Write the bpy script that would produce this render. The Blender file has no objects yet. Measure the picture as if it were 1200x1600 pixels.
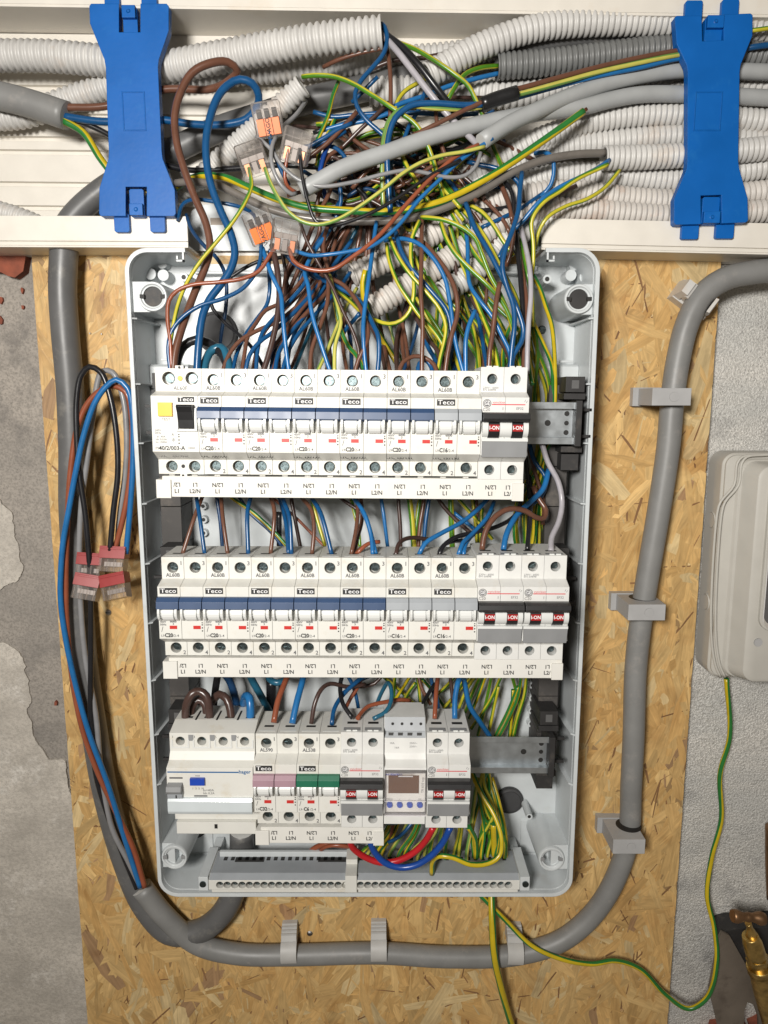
import bpy, math, random
from mathutils import Vector, Matrix
R = math.radians
random.seed(7)
scene = bpy.context.scene
COL = scene.collection

# ------------------------------------------------------------------ camera
F_PX, PITCH, CAM_D = 1121.0, R(9.0), 0.680        # focal length in photo pixels, downward pitch, metres to the board
cam_data = bpy.data.cameras.new('camera')
cam = bpy.data.objects.new('camera', cam_data); COL.objects.link(cam)
cam_data.sensor_fit = 'VERTICAL'; cam_data.sensor_height = 36.0
cam_data.lens = 36.0 * F_PX / 1600.0
cam_data.clip_start = 0.01; cam_data.clip_end = 50
cam.location = (0, -CAM_D, 0); cam.rotation_euler = (R(90) - PITCH, 0, 0)
scene.camera = cam
# ------------------------------------------------------------------ light
world = bpy.data.worlds.new('World'); scene.world = world; world.use_nodes = True
wb = world.node_tree.nodes['Background']
wb.inputs[0].default_value = (1.0, 0.86, 0.70, 1); wb.inputs[1].default_value = 0.155
ld = bpy.data.lights.new('work_light', 'AREA'); ld.shape = 'DISK'; ld.size = 0.20; ld.energy = 8.3; ld.spread = R(125)
ld.color = (1.0, 0.965, 0.915)
lamp = bpy.data.objects.new('work_light', ld); COL.objects.link(lamp)
lamp.location = (-0.27, -1.08, 0.19)
lamp.rotation_euler = (Vector((0.04, 0, 0.0)) - lamp.location).to_track_quat('-Z', 'Y').to_euler()
scene.view_settings.view_transform = 'Standard'; scene.view_settings.look = 'None'
scene.view_settings.exposure = 0.0; scene.view_settings.gamma = 1.0
scene.view_settings.use_curve_mapping = False
scene.render.engine = 'CYCLES'
scene.cycles.use_denoising = True
scene.cycles.max_bounces = 8; scene.cycles.transparent_max_bounces = 24
scene.cycles.caustics_reflective = False; scene.cycles.caustics_refractive = False

# ------------------------------------------------------------------ pixel -> point on the plane d metres in front of the board
def P(px, py, d):
    r, u = (px - 600.0) / F_PX, -(py - 800.0) / F_PX
    c, s = math.cos(PITCH), math.sin(PITCH)
    dy, dz = c + u * s, -s + u * c
    t = (CAM_D - d) / dy
    return Vector((t * r, -d, t * dz))

# ------------------------------------------------------------------ materials
def mat(name, col, rough=0.45, metal=0.0, spec=0.5, var=0.06, vscale=60.0, bump=0.0, bscale=400.0, bevel=0.0, emit=None,
        dirt=None, dscale=14.0, coat=0.0):
    m = bpy.data.materials.new(name); m.use_nodes = True
    nt = m.node_tree; n = nt.nodes; l = nt.links
    b = n['Principled BSDF']
    b.inputs['Roughness'].default_value = rough; b.inputs['Metallic'].default_value = metal
    b.inputs['Specular IOR Level'].default_value = spec
    if coat: b.inputs['Coat Weight'].default_value = coat; b.inputs['Coat Roughness'].default_value = 0.15
    tc = n.new('ShaderNodeTexCoord')
    nz = n.new('ShaderNodeTexNoise'); nz.inputs['Scale'].default_value = vscale; nz.inputs['Detail'].default_value = 4
    l.new(tc.outputs['Object'], nz.inputs['Vector'])
    mr = n.new('ShaderNodeMapRange'); mr.inputs['To Min'].default_value = 1 - var; mr.inputs['To Max'].default_value = 1 + var
    mr.inputs['From Min'].default_value = 0.3; mr.inputs['From Max'].default_value = 0.7
    l.new(nz.outputs['Fac'], mr.inputs['Value'])
    mx = n.new('ShaderNodeMix'); mx.data_type = 'RGBA'; mx.blend_type = 'MULTIPLY'; mx.inputs[0].default_value = 1
    mx.inputs[6].default_value = (*col, 1)
    l.new(mr.outputs['Result'], mx.inputs[7])
    out = mx.outputs[2]
    if dirt:
        dn = n.new('ShaderNodeTexNoise'); dn.inputs['Scale'].default_value = dscale; dn.inputs['Detail'].default_value = 8
        dn.inputs['Roughness'].default_value = 0.7
        l.new(tc.outputs['Object'], dn.inputs['Vector'])
        dr = n.new('ShaderNodeMapRange'); dr.inputs['From Min'].default_value = 0.56; dr.inputs['From Max'].default_value = 0.76
        dr.inputs['To Max'].default_value = 0.75
        l.new(dn.outputs['Fac'], dr.inputs['Value'])
        dm = n.new('ShaderNodeMix'); dm.data_type = 'RGBA'; dm.inputs[7].default_value = (*dirt, 1)
        l.new(dr.outputs['Result'], dm.inputs[0]); l.new(out, dm.inputs[6]); out = dm.outputs[2]
    l.new(out, b.inputs['Base Color'])
    rr = n.new('ShaderNodeMapRange'); rr.inputs['To Min'].default_value = rough * 0.8; rr.inputs['To Max'].default_value = min(1, rough * 1.25)
    l.new(nz.outputs['Fac'], rr.inputs['Value']); l.new(rr.outputs['Result'], b.inputs['Roughness'])
    nrm = None
    if bevel:
        bv = n.new('ShaderNodeBevel'); bv.samples = 4; bv.inputs['Radius'].default_value = bevel * 0.001; nrm = bv.outputs['Normal']
    if bump:
        bn = n.new('ShaderNodeTexNoise'); bn.inputs['Scale'].default_value = bscale; bn.inputs['Detail'].default_value = 5
        l.new(tc.outputs['Object'], bn.inputs['Vector'])
        bp = n.new('ShaderNodeBump'); bp.inputs['Strength'].default_value = bump; bp.inputs['Distance'].default_value = 0.001
        l.new(bn.outputs['Fac'], bp.inputs['Height'])
        if nrm: l.new(nrm, bp.inputs['Normal'])
        nrm = bp.outputs['Normal']
    if nrm: l.new(nrm, b.inputs['Normal'])
    if emit:
        b.inputs['Emission Color'].default_value = (*emit[0], 1); b.inputs['Emission Strength'].default_value = emit[1]
    return m

def clear_mat(name, tint, amount, rough=0.08):
    m = bpy.data.materials.new(name); m.use_nodes = True
    nt = m.node_tree; n = nt.nodes; l = nt.links
    b = n['Principled BSDF']; b.inputs['Base Color'].default_value = (*tint, 1); b.inputs['Roughness'].default_value = rough
    b.inputs['Specular IOR Level'].default_value = 0.55
    t = n.new('ShaderNodeBsdfTransparent'); t.inputs[0].default_value = (0.96, 0.95, 0.94, 1)
    fr = n.new('ShaderNodeFresnel'); fr.inputs[0].default_value = 1.5
    ad = n.new('ShaderNodeMath'); ad.operation = 'ADD'; ad.use_clamp = True; ad.inputs[1].default_value = amount
    l.new(fr.outputs[0], ad.inputs[0])
    mx = n.new('ShaderNodeMixShader'); l.new(ad.outputs[0], mx.inputs[0])
    l.new(t.outputs[0], mx.inputs[1]); l.new(b.outputs[0], mx.inputs[2])
    l.new(mx.outputs[0], n['Material Output'].inputs[0])
    return m

M = {}
M['module'] = mat('breaker_white', (0.625, 0.62, 0.58), 0.42, var=0.03, bevel=0.45, dirt=(0.55, 0.49, 0.38), dscale=45)
M['module_cool'] = mat('breaker_grey_white', (0.63, 0.63, 0.61), 0.4, var=0.03, bevel=0.45, dirt=(0.55, 0.51, 0.44), dscale=40)
M['collar'] = mat('lever_collar', (0.62, 0.63, 0.615), 0.3, var=0.02, bevel=0.3)
M['lever_blue'] = mat('lever_blue', (0.026, 0.056, 0.128), 0.38, var=0.08, bevel=0.4)
M['lever_grey'] = mat('lever_grey', (0.30, 0.32, 0.34), 0.4, bevel=0.4)
M['lever_mauve'] = mat('lever_mauve', (0.32, 0.20, 0.24), 0.4, bevel=0.4)
M['lever_green'] = mat('lever_green', (0.008, 0.115, 0.062), 0.4, bevel=0.4)
M['black'] = mat('black_plastic', (0.014, 0.014, 0.015), 0.38, var=0.1, bevel=0.5)
M['black_dull'] = mat('black_dull_plastic', (0.022, 0.021, 0.021), 0.55, var=0.2, bevel=0.5, dirt=(0.10, 0.085, 0.07), dscale=60)
M['post'] = mat('dusty_dark_plastic', (0.05, 0.046, 0.043), 0.6, var=0.2, bevel=0.5, dirt=(0.14, 0.12, 0.10), dscale=60)
M['grey_panel'] = mat('grey_panel', (0.23, 0.235, 0.24), 0.5, bevel=0.5)
M['red'] = mat('red_flag', (0.50, 0.030, 0.025), 0.35, var=0.05)
M['red_dark'] = mat('red_window', (0.33, 0.014, 0.014), 0.3, var=0.05)
M['yellow'] = mat('yellow_button', (0.80, 0.42, 0.012), 0.4, bevel=0.5)
M['ink'] = mat('black_print', (0.02, 0.02, 0.02), 0.6, var=0)
M['ink_grey'] = mat('grey_print', (0.10, 0.10, 0.105), 0.6, var=0)
M['ink_white'] = mat('white_print', (0.8, 0.8, 0.8), 0.6, var=0)
M['ink_red'] = mat('red_print', (0.55, 0.03, 0.04), 0.5, var=0)
M['ink_blue'] = mat('blue_print', (0.01, 0.10, 0.26), 0.5, var=0)
M['ink_violet'] = mat('violet_print', (0.04, 0.05, 0.30), 0.5, var=0)
M['screw'] = mat('zinc_screw', (0.11, 0.14, 0.145), 0.34, metal=1.0, var=0.25, vscale=400, bevel=0.15)
M['port'] = mat('dark_port', (0.012, 0.011, 0.010), 0.6)
M['busbar'] = mat('busbar_white', (0.65, 0.64, 0.60), 0.42, var=0.03, bevel=0.5, dirt=(0.55, 0.49, 0.38), dscale=30)
M['box'] = mat('enclosure_grey', (0.535, 0.565, 0.575), 0.34, var=0.04, bevel=0.8, bump=0.04, bscale=900, dirt=(0.40, 0.39, 0.36), dscale=16)
M['trunk'] = mat('trunking_pvc', (0.68, 0.645, 0.58), 0.38, var=0.03, bevel=0.6, dirt=(0.62, 0.52, 0.40), dscale=9)
M['clip_blue'] = mat('clip_blue', (0.001, 0.098, 0.375), 0.42, spec=0.3, var=0.10, vscale=25, bevel=0.9, bump=0.08, bscale=260, dirt=(0.012, 0.145, 0.43), dscale=34)
M['conduit'] = mat('conduit_pale_grey', (0.53, 0.52, 0.50), 0.42, var=0.07, vscale=40, dirt=(0.48, 0.36, 0.26), dscale=16)
M['conduit_dirty'] = mat('conduit_rust_dust', (0.52, 0.49, 0.455), 0.5, var=0.1, vscale=50, dirt=(0.42, 0.22, 0.12), dscale=22)
M['conduit_dark'] = mat('conduit_dark_grey', (0.155, 0.158, 0.155), 0.4, var=0.1, vscale=60)
M['sheath'] = mat('cable_sheath', (0.195, 0.195, 0.19), 0.45, var=0.08, vscale=40, bump=0.1, bscale=160, dirt=(0.30, 0.28, 0.26), dscale=50)
M['sheath_dark'] = mat('cable_sheath_dark', (0.105, 0.105, 0.105), 0.42, var=0.1, vscale=40, bump=0.1, bscale=160, dirt=(0.21, 0.20, 0.18), dscale=60)
M['sheath_light'] = mat('cable_sheath_light', (0.335, 0.345, 0.345), 0.42, var=0.06, vscale=60, bump=0.05, bscale=200)
M['cut'] = mat('cut_sheath_edge', (0.55, 0.55, 0.53), 0.6)
M['tape'] = mat('black_tape', (0.012, 0.012, 0.013), 0.3, var=0.2, bump=0.4, bscale=120)
def wm(n, c): return mat('wire_' + n, c, 0.28, var=0.10, vscale=90, bump=0.03, bscale=300)
M['w_blue'] = wm('blue', (0.006, 0.066, 0.182)); M['w_lblue'] = wm('sky_blue', (0.014, 0.125, 0.325))
M['w_dblue'] = wm('dark_blue', (0.012, 0.045, 0.115)); M['w_teal'] = wm('teal', (0.016, 0.10, 0.165))
M['w_brown'] = wm('brown', (0.125, 0.054, 0.033)); M['w_dbrown'] = wm('dark_brown', (0.058, 0.032, 0.026))
M['w_rbrown'] = wm('red_brown', (0.245, 0.068, 0.032)); M['w_black'] = wm('black', (0.012, 0.012, 0.014))
M['w_grey'] = wm('grey', (0.22, 0.22, 0.225)); M['w_lilac'] = wm('lilac_grey', (0.36, 0.345, 0.37))
M['w_taupe'] = wm('taupe', (0.15, 0.135, 0.12)); M['w_red'] = wm('red', (0.42, 0.014, 0.018))
M['w_rblue'] = wm('royal_blue', (0.008, 0.055, 0.27))
M['gy_g'] = wm('earth_green', (0.020, 0.150, 0.030)); M['gy_y'] = wm('earth_yellow', (0.50, 0.37, 0.012))
M['gl_g'] = wm('earth_lime', (0.058, 0.185, 0.012)); M['gl_y'] = wm('earth_lemon', (0.47, 0.41, 0.03))
M['gp_g'] = wm('earth_olive', (0.125, 0.245, 0.055)); M['gp_y'] = wm('earth_straw', (0.46, 0.43, 0.09))
M['rail'] = mat('galvanised_rail', (0.52, 0.56, 0.585), 0.36, metal=0.9, var=0.12, vscale=120, bevel=0.4)
M['saddle'] = mat('saddle_grey', (0.36, 0.36, 0.36), 0.5, bevel=0.6)
M['saddle_pale'] = mat('saddle_pale', (0.44, 0.435, 0.42), 0.5, bevel=0.6)
M['rubber'] = mat('rubber_grommet', (0.045, 0.045, 0.047), 0.6, var=0.1, bevel=0.8)
M['orange'] = mat('orange_lever', (0.72, 0.15, 0.010), 0.38, bevel=0.3)
M['pink_red'] = mat('red_connector', (0.27, 0.030, 0.030), 0.3, bevel=0.4)
M['clear'] = clear_mat('clear_plastic', (0.46, 0.41, 0.38), 0.08, 0.30)
M['clear_lid'] = clear_mat('clear_lid', (0.80, 0.80, 0.82), 0.0, 0.15)
M['copper'] = mat('copper', (0.55, 0.22, 0.12), 0.35, metal=1.0)
M['tin'] = mat('tinned_clip', (0.20, 0.18, 0.17), 0.5, metal=1.0)
M['screen'] = mat('brown_display', (0.10, 0.038, 0.010), 0.18)
M['knob_blue'] = mat('blue_button', (0.010, 0.050, 0.36), 0.4, bevel=0.3)
M['enclosure'] = mat('grey_enclosure', (0.46, 0.445, 0.405), 0.45, var=0.03, bevel=1.2)
M['brass'] = mat('brass', (0.58, 0.41, 0.15), 0.33, metal=1.0, var=0.3, vscale=130, dirt=(0.22, 0.13, 0.06), dscale=90, bevel=0.6)
M['bronze'] = mat('bronze_handle', (0.26, 0.15, 0.08), 0.4, metal=0.9, var=0.2, vscale=100, bevel=0.8)
M['bracket'] = mat('grey_steel', (0.19, 0.16, 0.13), 0.5, metal=0.4, var=0.15, vscale=30, dirt=(0.07, 0.05, 0.04), dscale=40)
M['brick'] = mat('brick_red', (0.22, 0.062, 0.034), 0.9, var=0.3, vscale=90, bump=0.8, bscale=220)
M['timer_white'] = mat('timer_white', (0.66, 0.66, 0.64), 0.4, bevel=0.4)
M['timer_grey'] = mat('timer_grey', (0.42, 0.44, 0.46), 0.45, bevel=0.4)
M['rcd_cover'] = mat('clear_label_cover', (0.55, 0.60, 0.62), 0.16, var=0.04, bevel=0.8, coat=0.6)
M['steel'] = mat('bright_screw', (0.55, 0.55, 0.55), 0.3, metal=1.0)

# ------------------------------------------------------------------ mesh helpers (millimetres in, metres out)
class MB:
    def __init__(s): s.v = []; s.f = []; s.mi = []; s.m = 0
    def add(s, vs, fs):
        o = len(s.v); s.v += [tuple(v) for v in vs]
        for f in fs: s.f.append([i + o for i in f]); s.mi.append(s.m)
    def box(s, x0, x1, y0, y1, z0, z1):
        s.add([(x0,y0,z0),(x1,y0,z0),(x1,y1,z0),(x0,y1,z0),(x0,y0,z1),(x1,y0,z1),(x1,y1,z1),(x0,y1,z1)],
              [(0,3,2,1),(4,5,6,7),(0,1,5,4),(1,2,6,5),(2,3,7,6),(3,0,4,7)])
        return s
    def prism(s, hz, x0, x1, skip=()):
        """side profile [(height above rail, z)...] counter-clockwise seen from +x, extruded along x; y = -height"""
        n = len(hz)
        vs = [(x0, -h, z) for h, z in hz] + [(x1, -h, z) for h, z in hz]
        fs = [tuple(range(n)), tuple(range(2*n-1, n-1, -1))]
        for i in range(n):
            if i in skip: continue
            j = (i + 1) % n; fs.append((i, i + n, j + n, j))
        s.add(vs, fs); return s
    def plate(s, xz, y0, y1):
        """outline in x,z extruded from y0 (back) to y1 (front, smaller)"""
        n = len(xz)
        vs = [(x, y1, z) for x, z in xz] + [(x, y0, z) for x, z in xz]
        fs = [tuple(range(n)), tuple(range(2*n-1, n-1, -1))]
        for i in range(n):
            j = (i + 1) % n; fs.append((j, i, i + n, j + n))
        s.add(vs, fs); return s
    def cyl(s, c, r, h, axis='y', n=20, r2=None, a0=0.0, a1=None, cap=True):
        """cylinder from c, length h along axis"""
        r2 = r if r2 is None else r2
        full = a1 is None; A1 = a0 + 2*math.pi if full else a1
        k = n if full else n + 1
        vs = []
        for e, rr in ((0, r), (h, r2)):
            for i in range(k):
                a = a0 + (A1 - a0) * i / n; p, q = rr*math.cos(a), rr*math.sin(a)
                vs.append({'y': (c[0]+p, c[1]+e, c[2]+q), 'x': (c[0]+e, c[1]+p, c[2]+q), 'z': (c[0]+p, c[1]+q, c[2]+e)}[axis])
        fs = []
        for i in range(k if full else k - 1):
            j = (i + 1) % k; fs.append((i, j, j + k, i + k))
        if cap: fs += [tuple(range(k)), tuple(range(2*k-1, k-1, -1))]
        if not full: fs.append((0, k, 2*k-1, k-1))
        s.add(vs, fs); return s
    def holed(s, x0, x1, z0, z1, cx, cz, r, y, depth, n=20):
        """a front face at y with a blind round hole"""
        outer = []; inner = []
        angs = [2*math.pi*i/n for i in range(n)]
        for X, Z in ((x0,z0),(x1,z0),(x1,z1),(x0,z1)): angs.append(math.atan2(Z-cz, X-cx) % (2*math.pi))
        angs = sorted(set(round(a, 6) for a in angs))
        for a in angs:
            ca, sa = math.cos(a), math.sin(a)
            tx = ((x1-cx)/ca if ca > 1e-9 else (x0-cx)/ca if ca < -1e-9 else 1e9)
            tz = ((z1-cz)/sa if sa > 1e-9 else (z0-cz)/sa if sa < -1e-9 else 1e9)
            t = min(tx, tz); outer.append((cx+t*ca, y, cz+t*sa)); inner.append((cx+r*ca, y, cz+r*sa))
        k = len(angs); deep = [(a, y+depth, b) for a, _, b in inner]
        fs = []
        for i in range(k):
            j = (i+1) % k
            fs.append((i, j, k+j, k+i)); fs.append((k+i, k+j, 2*k+j, 2*k+i))
        fs.append(tuple(range(2*k, 3*k)))
        s.add(outer + inner + deep, fs); return s
    def mesh(s, name, mats, smooth=False, scale=0.001, ang=None):
        me = bpy.data.meshes.new(name)
        me.from_pydata([(a*scale, b*scale, c*scale) for a, b, c in s.v], [], s.f)
        for m in (mats if isinstance(mats, (list, tuple)) else [mats]): me.materials.append(m)
        me.polygons.foreach_set('material_index', s.mi)
        if smooth: me.polygons.foreach_set('use_smooth', [True]*len(s.f))
        me.update()
        if smooth and ang:
            try: me.set_sharp_from_angle(angle=R(ang))
            except Exception: pass
        return me

def link(name, me, parent=None, loc=None, rot=None, **props):
    o = bpy.data.objects.new(name, me); COL.objects.link(o)
    if parent is not None: o.parent = parent
    if loc is not None: o.location = loc
    if rot is not None: o.rotation_euler = rot
    for k, v in props.items(): o[k] = v
    return o
def thing(name, label, cat, loc=(0, 0, 0), rot=(0, 0, 0), group=None):
    o = link(name, None, None, loc, rot, label=label, category=cat)
    if group: o['group'] = group
    o.empty_display_size = 0.01
    return o
def tag(o, label, cat, group=None, kind=None):
    o['label'] = label; o['category'] = cat
    if group: o['group'] = group
    if kind: o['kind'] = kind
    return o
CACHE = {}
def cached(key, fn):
    if key not in CACHE: CACHE[key] = fn()
    return CACHE[key]
def mm(*a): return Vector(a) * 0.001

def text_mesh(s, size, m, bold=0.0, flip=False, align='CENTER', sx=1.0):
    key = ('t', s, size, m, bold, flip, align, sx)
    if key in CACHE: return CACHE[key]
    cu = bpy.data.curves.new('print', 'FONT'); cu.body = s; cu.size = size * 0.001 * 1.38; cu.align_x = align; cu.align_y = 'CENTER'
    cu.resolution_u = 2; cu.offset = bold * 0.001
    ob = bpy.data.objects.new('print', cu); COL.objects.link(ob)
    me = bpy.data.meshes.new_from_object(ob)
    bpy.data.objects.remove(ob); bpy.data.curves.remove(cu)
    rot = Matrix.Rotation(R(90), 4, 'X') @ (Matrix.Rotation(R(180), 4, 'Z') if flip else Matrix.Identity(4)) @ Matrix.Diagonal((sx, 1, 1, 1))
    me.transform(rot); me.materials.clear(); me.materials.append(M[m]); me.name = 'print'
    CACHE[key] = me
    return me
def text(s, size, m, parent, x, h, z, bold=0.0, flip=False, align='CENTER', rotx=0.0, roty=0.0, sx=1.0, name='printed_marking'):
    return link(name, text_mesh(s, size, m, bold, flip, align, sx), parent, mm(x, -h, z), (rotx, roty, 0))

# smooth path through 3-D points
def spline(pts, step):
    pts = [Vector(p) for p in pts]
    if len(pts) == 2: pts = [pts[0], (pts[0]+pts[1])/2, pts[1]]
    P0 = [2*pts[0]-pts[1]] + pts + [2*pts[-1]-pts[-2]]
    out = []
    for i in range(1, len(P0)-2):
        a, b, c, d = P0[i-1], P0[i], P0[i+1], P0[i+2]
        t0 = 0; t1 = t0 + max(1e-6, (b-a).length)**0.5; t2 = t1 + max(1e-6, (c-b).length)**0.5; t3 = t2 + max(1e-6, (d-c).length)**0.5
        n = max(2, int((c-b).length/step))
        for k in range(n):
            t = t1 + (t2-t1)*k/n
            A1 = a*((t1-t)/(t1-t0)) + b*((t-t0)/(t1-t0)); A2 = b*((t2-t)/(t2-t1)) + c*((t-t1)/(t2-t1)); A3 = c*((t3-t)/(t3-t2)) + d*((t-t2)/(t3-t2))
            B1 = A1*((t2-t)/(t2-t0)) + A2*((t-t0)/(t2-t0)); B2 = A2*((t3-t)/(t3-t1)) + A3*((t-t1)/(t3-t1))
            out.append(B1*((t2-t)/(t2-t1)) + B2*((t-t1)/(t2-t1)))
    out.append(pts[-1])
    return out
def frames(path):
    n = len(path); T = []
    for i in range(n):
        T.append((path[min(n-1, i+1)] - path[max(0, i-1)]).normalized())
    u = T[0].cross(Vector((0.13, 1, 0.07))).normalized(); out = []
    for i in range(n):
        u = (u - T[i]*u.dot(T[i])).normalized(); out.append((u, T[i].cross(u)))
    return T, out
def tube_mesh(name, path, rad, mats, sides=10, stripe=None, radii=None, capmat=0):
    T, fr = frames(path); n = len(path)
    vs = []; fs = []; mi = []
    ph0 = random.random()*6.28; dph = random.uniform(-0.06, 0.06) if stripe else 0
    for i in range(n):
        r = radii[i] if radii else rad
        u, w = fr[i]; ph0 += dph + (random.uniform(-0.04, 0.04) if stripe else 0)
        for k in range(sides):
            a = 2*math.pi*k/sides + (ph0 if stripe else 0)
            vs.append(path[i] + (u*math.cos(a) + w*math.sin(a))*r)
    for i in range(n-1):
        for k in range(sides):
            j = (k+1) % sides
            fs.append((i*sides+k, i*sides+j, (i+1)*sides+j, (i+1)*sides+k))
            mi.append(0 if not stripe else (0 if (k % (sides//2)) < stripe*sides/2 else 1))
    fs.append(tuple(range(sides-1, -1, -1))); mi.append(capmat); fs.append(tuple((n-1)*sides+k for k in range(sides))); mi.append(capmat)
    me = bpy.data.meshes.new(name); me.from_pydata(vs, [], fs)
    for m in mats: me.materials.append(m)
    me.polygons.foreach_set('material_index', mi)
    me.polygons.foreach_set('use_smooth', [True]*(len(fs)-2) + [False, False]); me.update()
    return me
def px_path(s, d, org=None, jit=0.0):
    """'x,y x,y,d ...' photo pixels (or crop pixels with org=(x0,y0,scale)) -> 3-D points; d=(start, ..., end) in mm out from the board"""
    raw = [[float(q) for q in p.split(',')] for p in s.split()]
    n = len(raw); out = []
    ds = list(d) if isinstance(d, (tuple, list)) else [d, d]
    for i, p in enumerate(raw):
        x, y = p[0], p[1]
        if org: x, y = org[0] + x/org[2], org[1] + y/org[2]
        t = i/(n-1)*(len(ds)-1); k = min(len(ds)-2, int(t)); dd = ds[k] + (ds[k+1]-ds[k])*(t-k)
        if len(p) > 2: dd = p[2]
        out.append(P(x, y, (dd + jit)*0.001))
    return out

# ================================================================== the setting: masonry wall in two finishes
def wall_nodes(name, base, second, third, bump, bscale, rough, spec, sc1, thr, sparkle=0.0):
    m = bpy.data.materials.new(name); m.use_nodes = True
    nt = m.node_tree; n = nt.nodes; l = nt.links; b = n['Principled BSDF']
    b.inputs['Roughness'].default_value = rough; b.inputs['Specular IOR Level'].default_value = spec
    tc = n.new('ShaderNodeTexCoord')
    def noise(scale, detail=8, rg=0.6, sx=1, sz=1):
        mp = n.new('ShaderNodeMapping'); mp.inputs['Scale'].default_value = (sx, 1, sz); l.new(tc.outputs['Object'], mp.inputs[0])
        q = n.new('ShaderNodeTexNoise'); q.inputs['Scale'].default_value = scale; q.inputs['Detail'].default_value = detail
        q.inputs['Roughness'].default_value = rg; l.new(mp.outputs[0], q.inputs['Vector']); return q
    def ramp(src, a, c):
        q = n.new('ShaderNodeMapRange'); q.inputs['From Min'].default_value = a; q.inputs['From Max'].default_value = c; l.new(src, q.inputs['Value']); return q.outputs[0]
    def mix(f, a, c):
        q = n.new('ShaderNodeMix'); q.data_type = 'RGBA'; l.new(f, q.inputs[0])
        for i, x in ((6, a), (7, c)):
            if isinstance(x, tuple): q.inputs[i].default_value = (*x, 1)
            else: l.new(x, q.inputs[i])
        return q.outputs[2]
    c = mix(ramp(noise(sc1, 9, 0.62, 1, 1.6 if not sparkle else 3.5).outputs['Fac'], thr - 0.12, thr + 0.12), base, second)
    c = mix(ramp(noise(sc1*3.1, 9, 0.7).outputs['Fac'], 0.54, 0.72), c, third)
    fine = noise(bscale, 4, 0.6)
    c2 = mix(ramp(fine.outputs['Fac'], 0.40, 0.60), tuple(x*(0.45 if sparkle else 0.55) for x in base), c)
    l.new(mix(ramp(noise(900, 2).outputs['Fac'], 0.2, 0.8), c2, c), b.inputs['Base Color'])
    bp = n.new('ShaderNodeBump'); bp.inputs['Strength'].default_value = bump; bp.inputs['Distance'].default_value = 0.002
    ad = n.new('ShaderNodeMath'); ad.operation = 'MULTIPLY_ADD'; ad.inputs[1].default_value = 2.2
    l.new(noise(sc1*2, 6).outputs['Fac'], ad.inputs[0]); l.new(fine.outputs['Fac'], ad.inputs[2])
    l.new(ad.outputs[0], bp.inputs['Height']); l.new(bp.outputs[0], b.inputs['Normal'])
    if sparkle: b.inputs['Metallic'].default_value = sparkle
    return m
def grid_sheet(name, x0, x1, z0, z1, y, m, amp, cell, fscale):
    from mathutils import noise as mn
    nx, nz = int((x1-x0)/cell), int((z1-z0)/cell); vs = []; fs = []
    for j in range(nz+1):
        for i in range(nx+1):
            x, z = x0+(x1-x0)*i/nx, z0+(z1-z0)*j/nz
            vs.append((x, y + amp*mn.fractal(Vector((x*fscale, 3.3, z*fscale)), 1.0, 2.0, 4), z))
    for j in range(nz):
        for i in range(nx):
            a = j*(nx+1)+i; fs.append((a, a+1, a+nx+2, a+nx+1))
    me = bpy.data.meshes.new(name); me.from_pydata(vs, [], fs); me.materials.append(m)
    me.polygons.foreach_set('use_smooth', [True]*len(fs)); return me
WL = wall_nodes('cement_render', (0.275, 0.252, 0.225), (0.36, 0.325, 0.285), (0.19, 0.175, 0.16), 0.35, 420, 0.85, 0.3, 7, 0.5)
WR = wall_nodes('sparkling_grey_render', (0.62, 0.615, 0.585), (0.74, 0.715, 0.665), (0.33, 0.325, 0.315), 1.0, 520, 0.34, 0.9, 6, 0.52, 0.12)
PL = wall_nodes('pale_plaster', (0.56, 0.52, 0.46), (0.40, 0.37, 0.325), (0.64, 0.61, 0.56), 0.5, 330, 0.85, 0.3, 12, 0.5)
wl = link('wall_left', grid_sheet('wall_left', -1.0, 0.0, -0.95, 0.75, 0.013, WL, 0.0022, 0.012, 9)); wl['kind'] = 'structure'
wr = link('wall_right', grid_sheet('wall_right', 0.0, 1.0, -0.95, 0.75, 0.013, WR, 0.0022, 0.012, 9)); wr['kind'] = 'structure'
def ragged(pts, step=0.0022, amp=0.004):
    from mathutils import noise as mn
    out = []
    n = len(pts)
    for i in range(n):
        a, b = pts[i], pts[(i+1) % n]; k = max(1, int((b-a).length/step))
        for q in range(k):
            p = a.lerp(b, q/k); o = mn.noise_vector(p*70)*amp*900 + mn.noise_vector(p*300)*amp*400; out.append((p.x*1000 + o.x, p.z*1000 + o.z))
    return out
for outl in ("-260,700 -70,740 0,778 18,800 27,850 38,885 30,905 0,918 -70,950 -260,960",
             "-300,970 -90,990 0,1003 28,1013 42,1040 47,1085 46,1130 60,1160 78,1185 100,1190 118,1260 128,1400 150,1650 -300,1680"):
    b = MB(); b.plate(ragged([P(*map(float, q.split(',')), -0.012) for q in outl.split()]), 14.5, 10.9)
    link('plaster_patch', b.mesh('plaster_patch', PL), wl)
def lumpy(name, px, d0, d1, m):
    b = MB(); b.plate(ragged([P(*q, -0.012) for q in px], 0.005, 0.003), d0, d1); return b.mesh(name, m)
link('brick', lumpy('brick', [(-60,380),(47,380),(49,410),(44,428),(30,434),(12,428),(-60,430)], 15, 2, M['brick']), wl)
for c in ((36,454,1.8),(37,480,1.4),(2,500,2.6),(88,1098,1.6),(3,470,2)):
    q = P(c[0], c[1], -0.012)*1000; b = MB()
    b.plate([(q.x+c[2]*random.uniform(.6,1.3)*math.cos(t), q.z+c[2]*1.6*random.uniform(.6,1.3)*math.sin(t)) for t in [i*0.785 for i in range(8)]], 14, 9.6)
    link('brick_fragment', b.mesh('brick_fragment', M['brick']), wl)
lumps = [[(98,1385),(118,1380),(120,1404),(100,1402)]]

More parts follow.
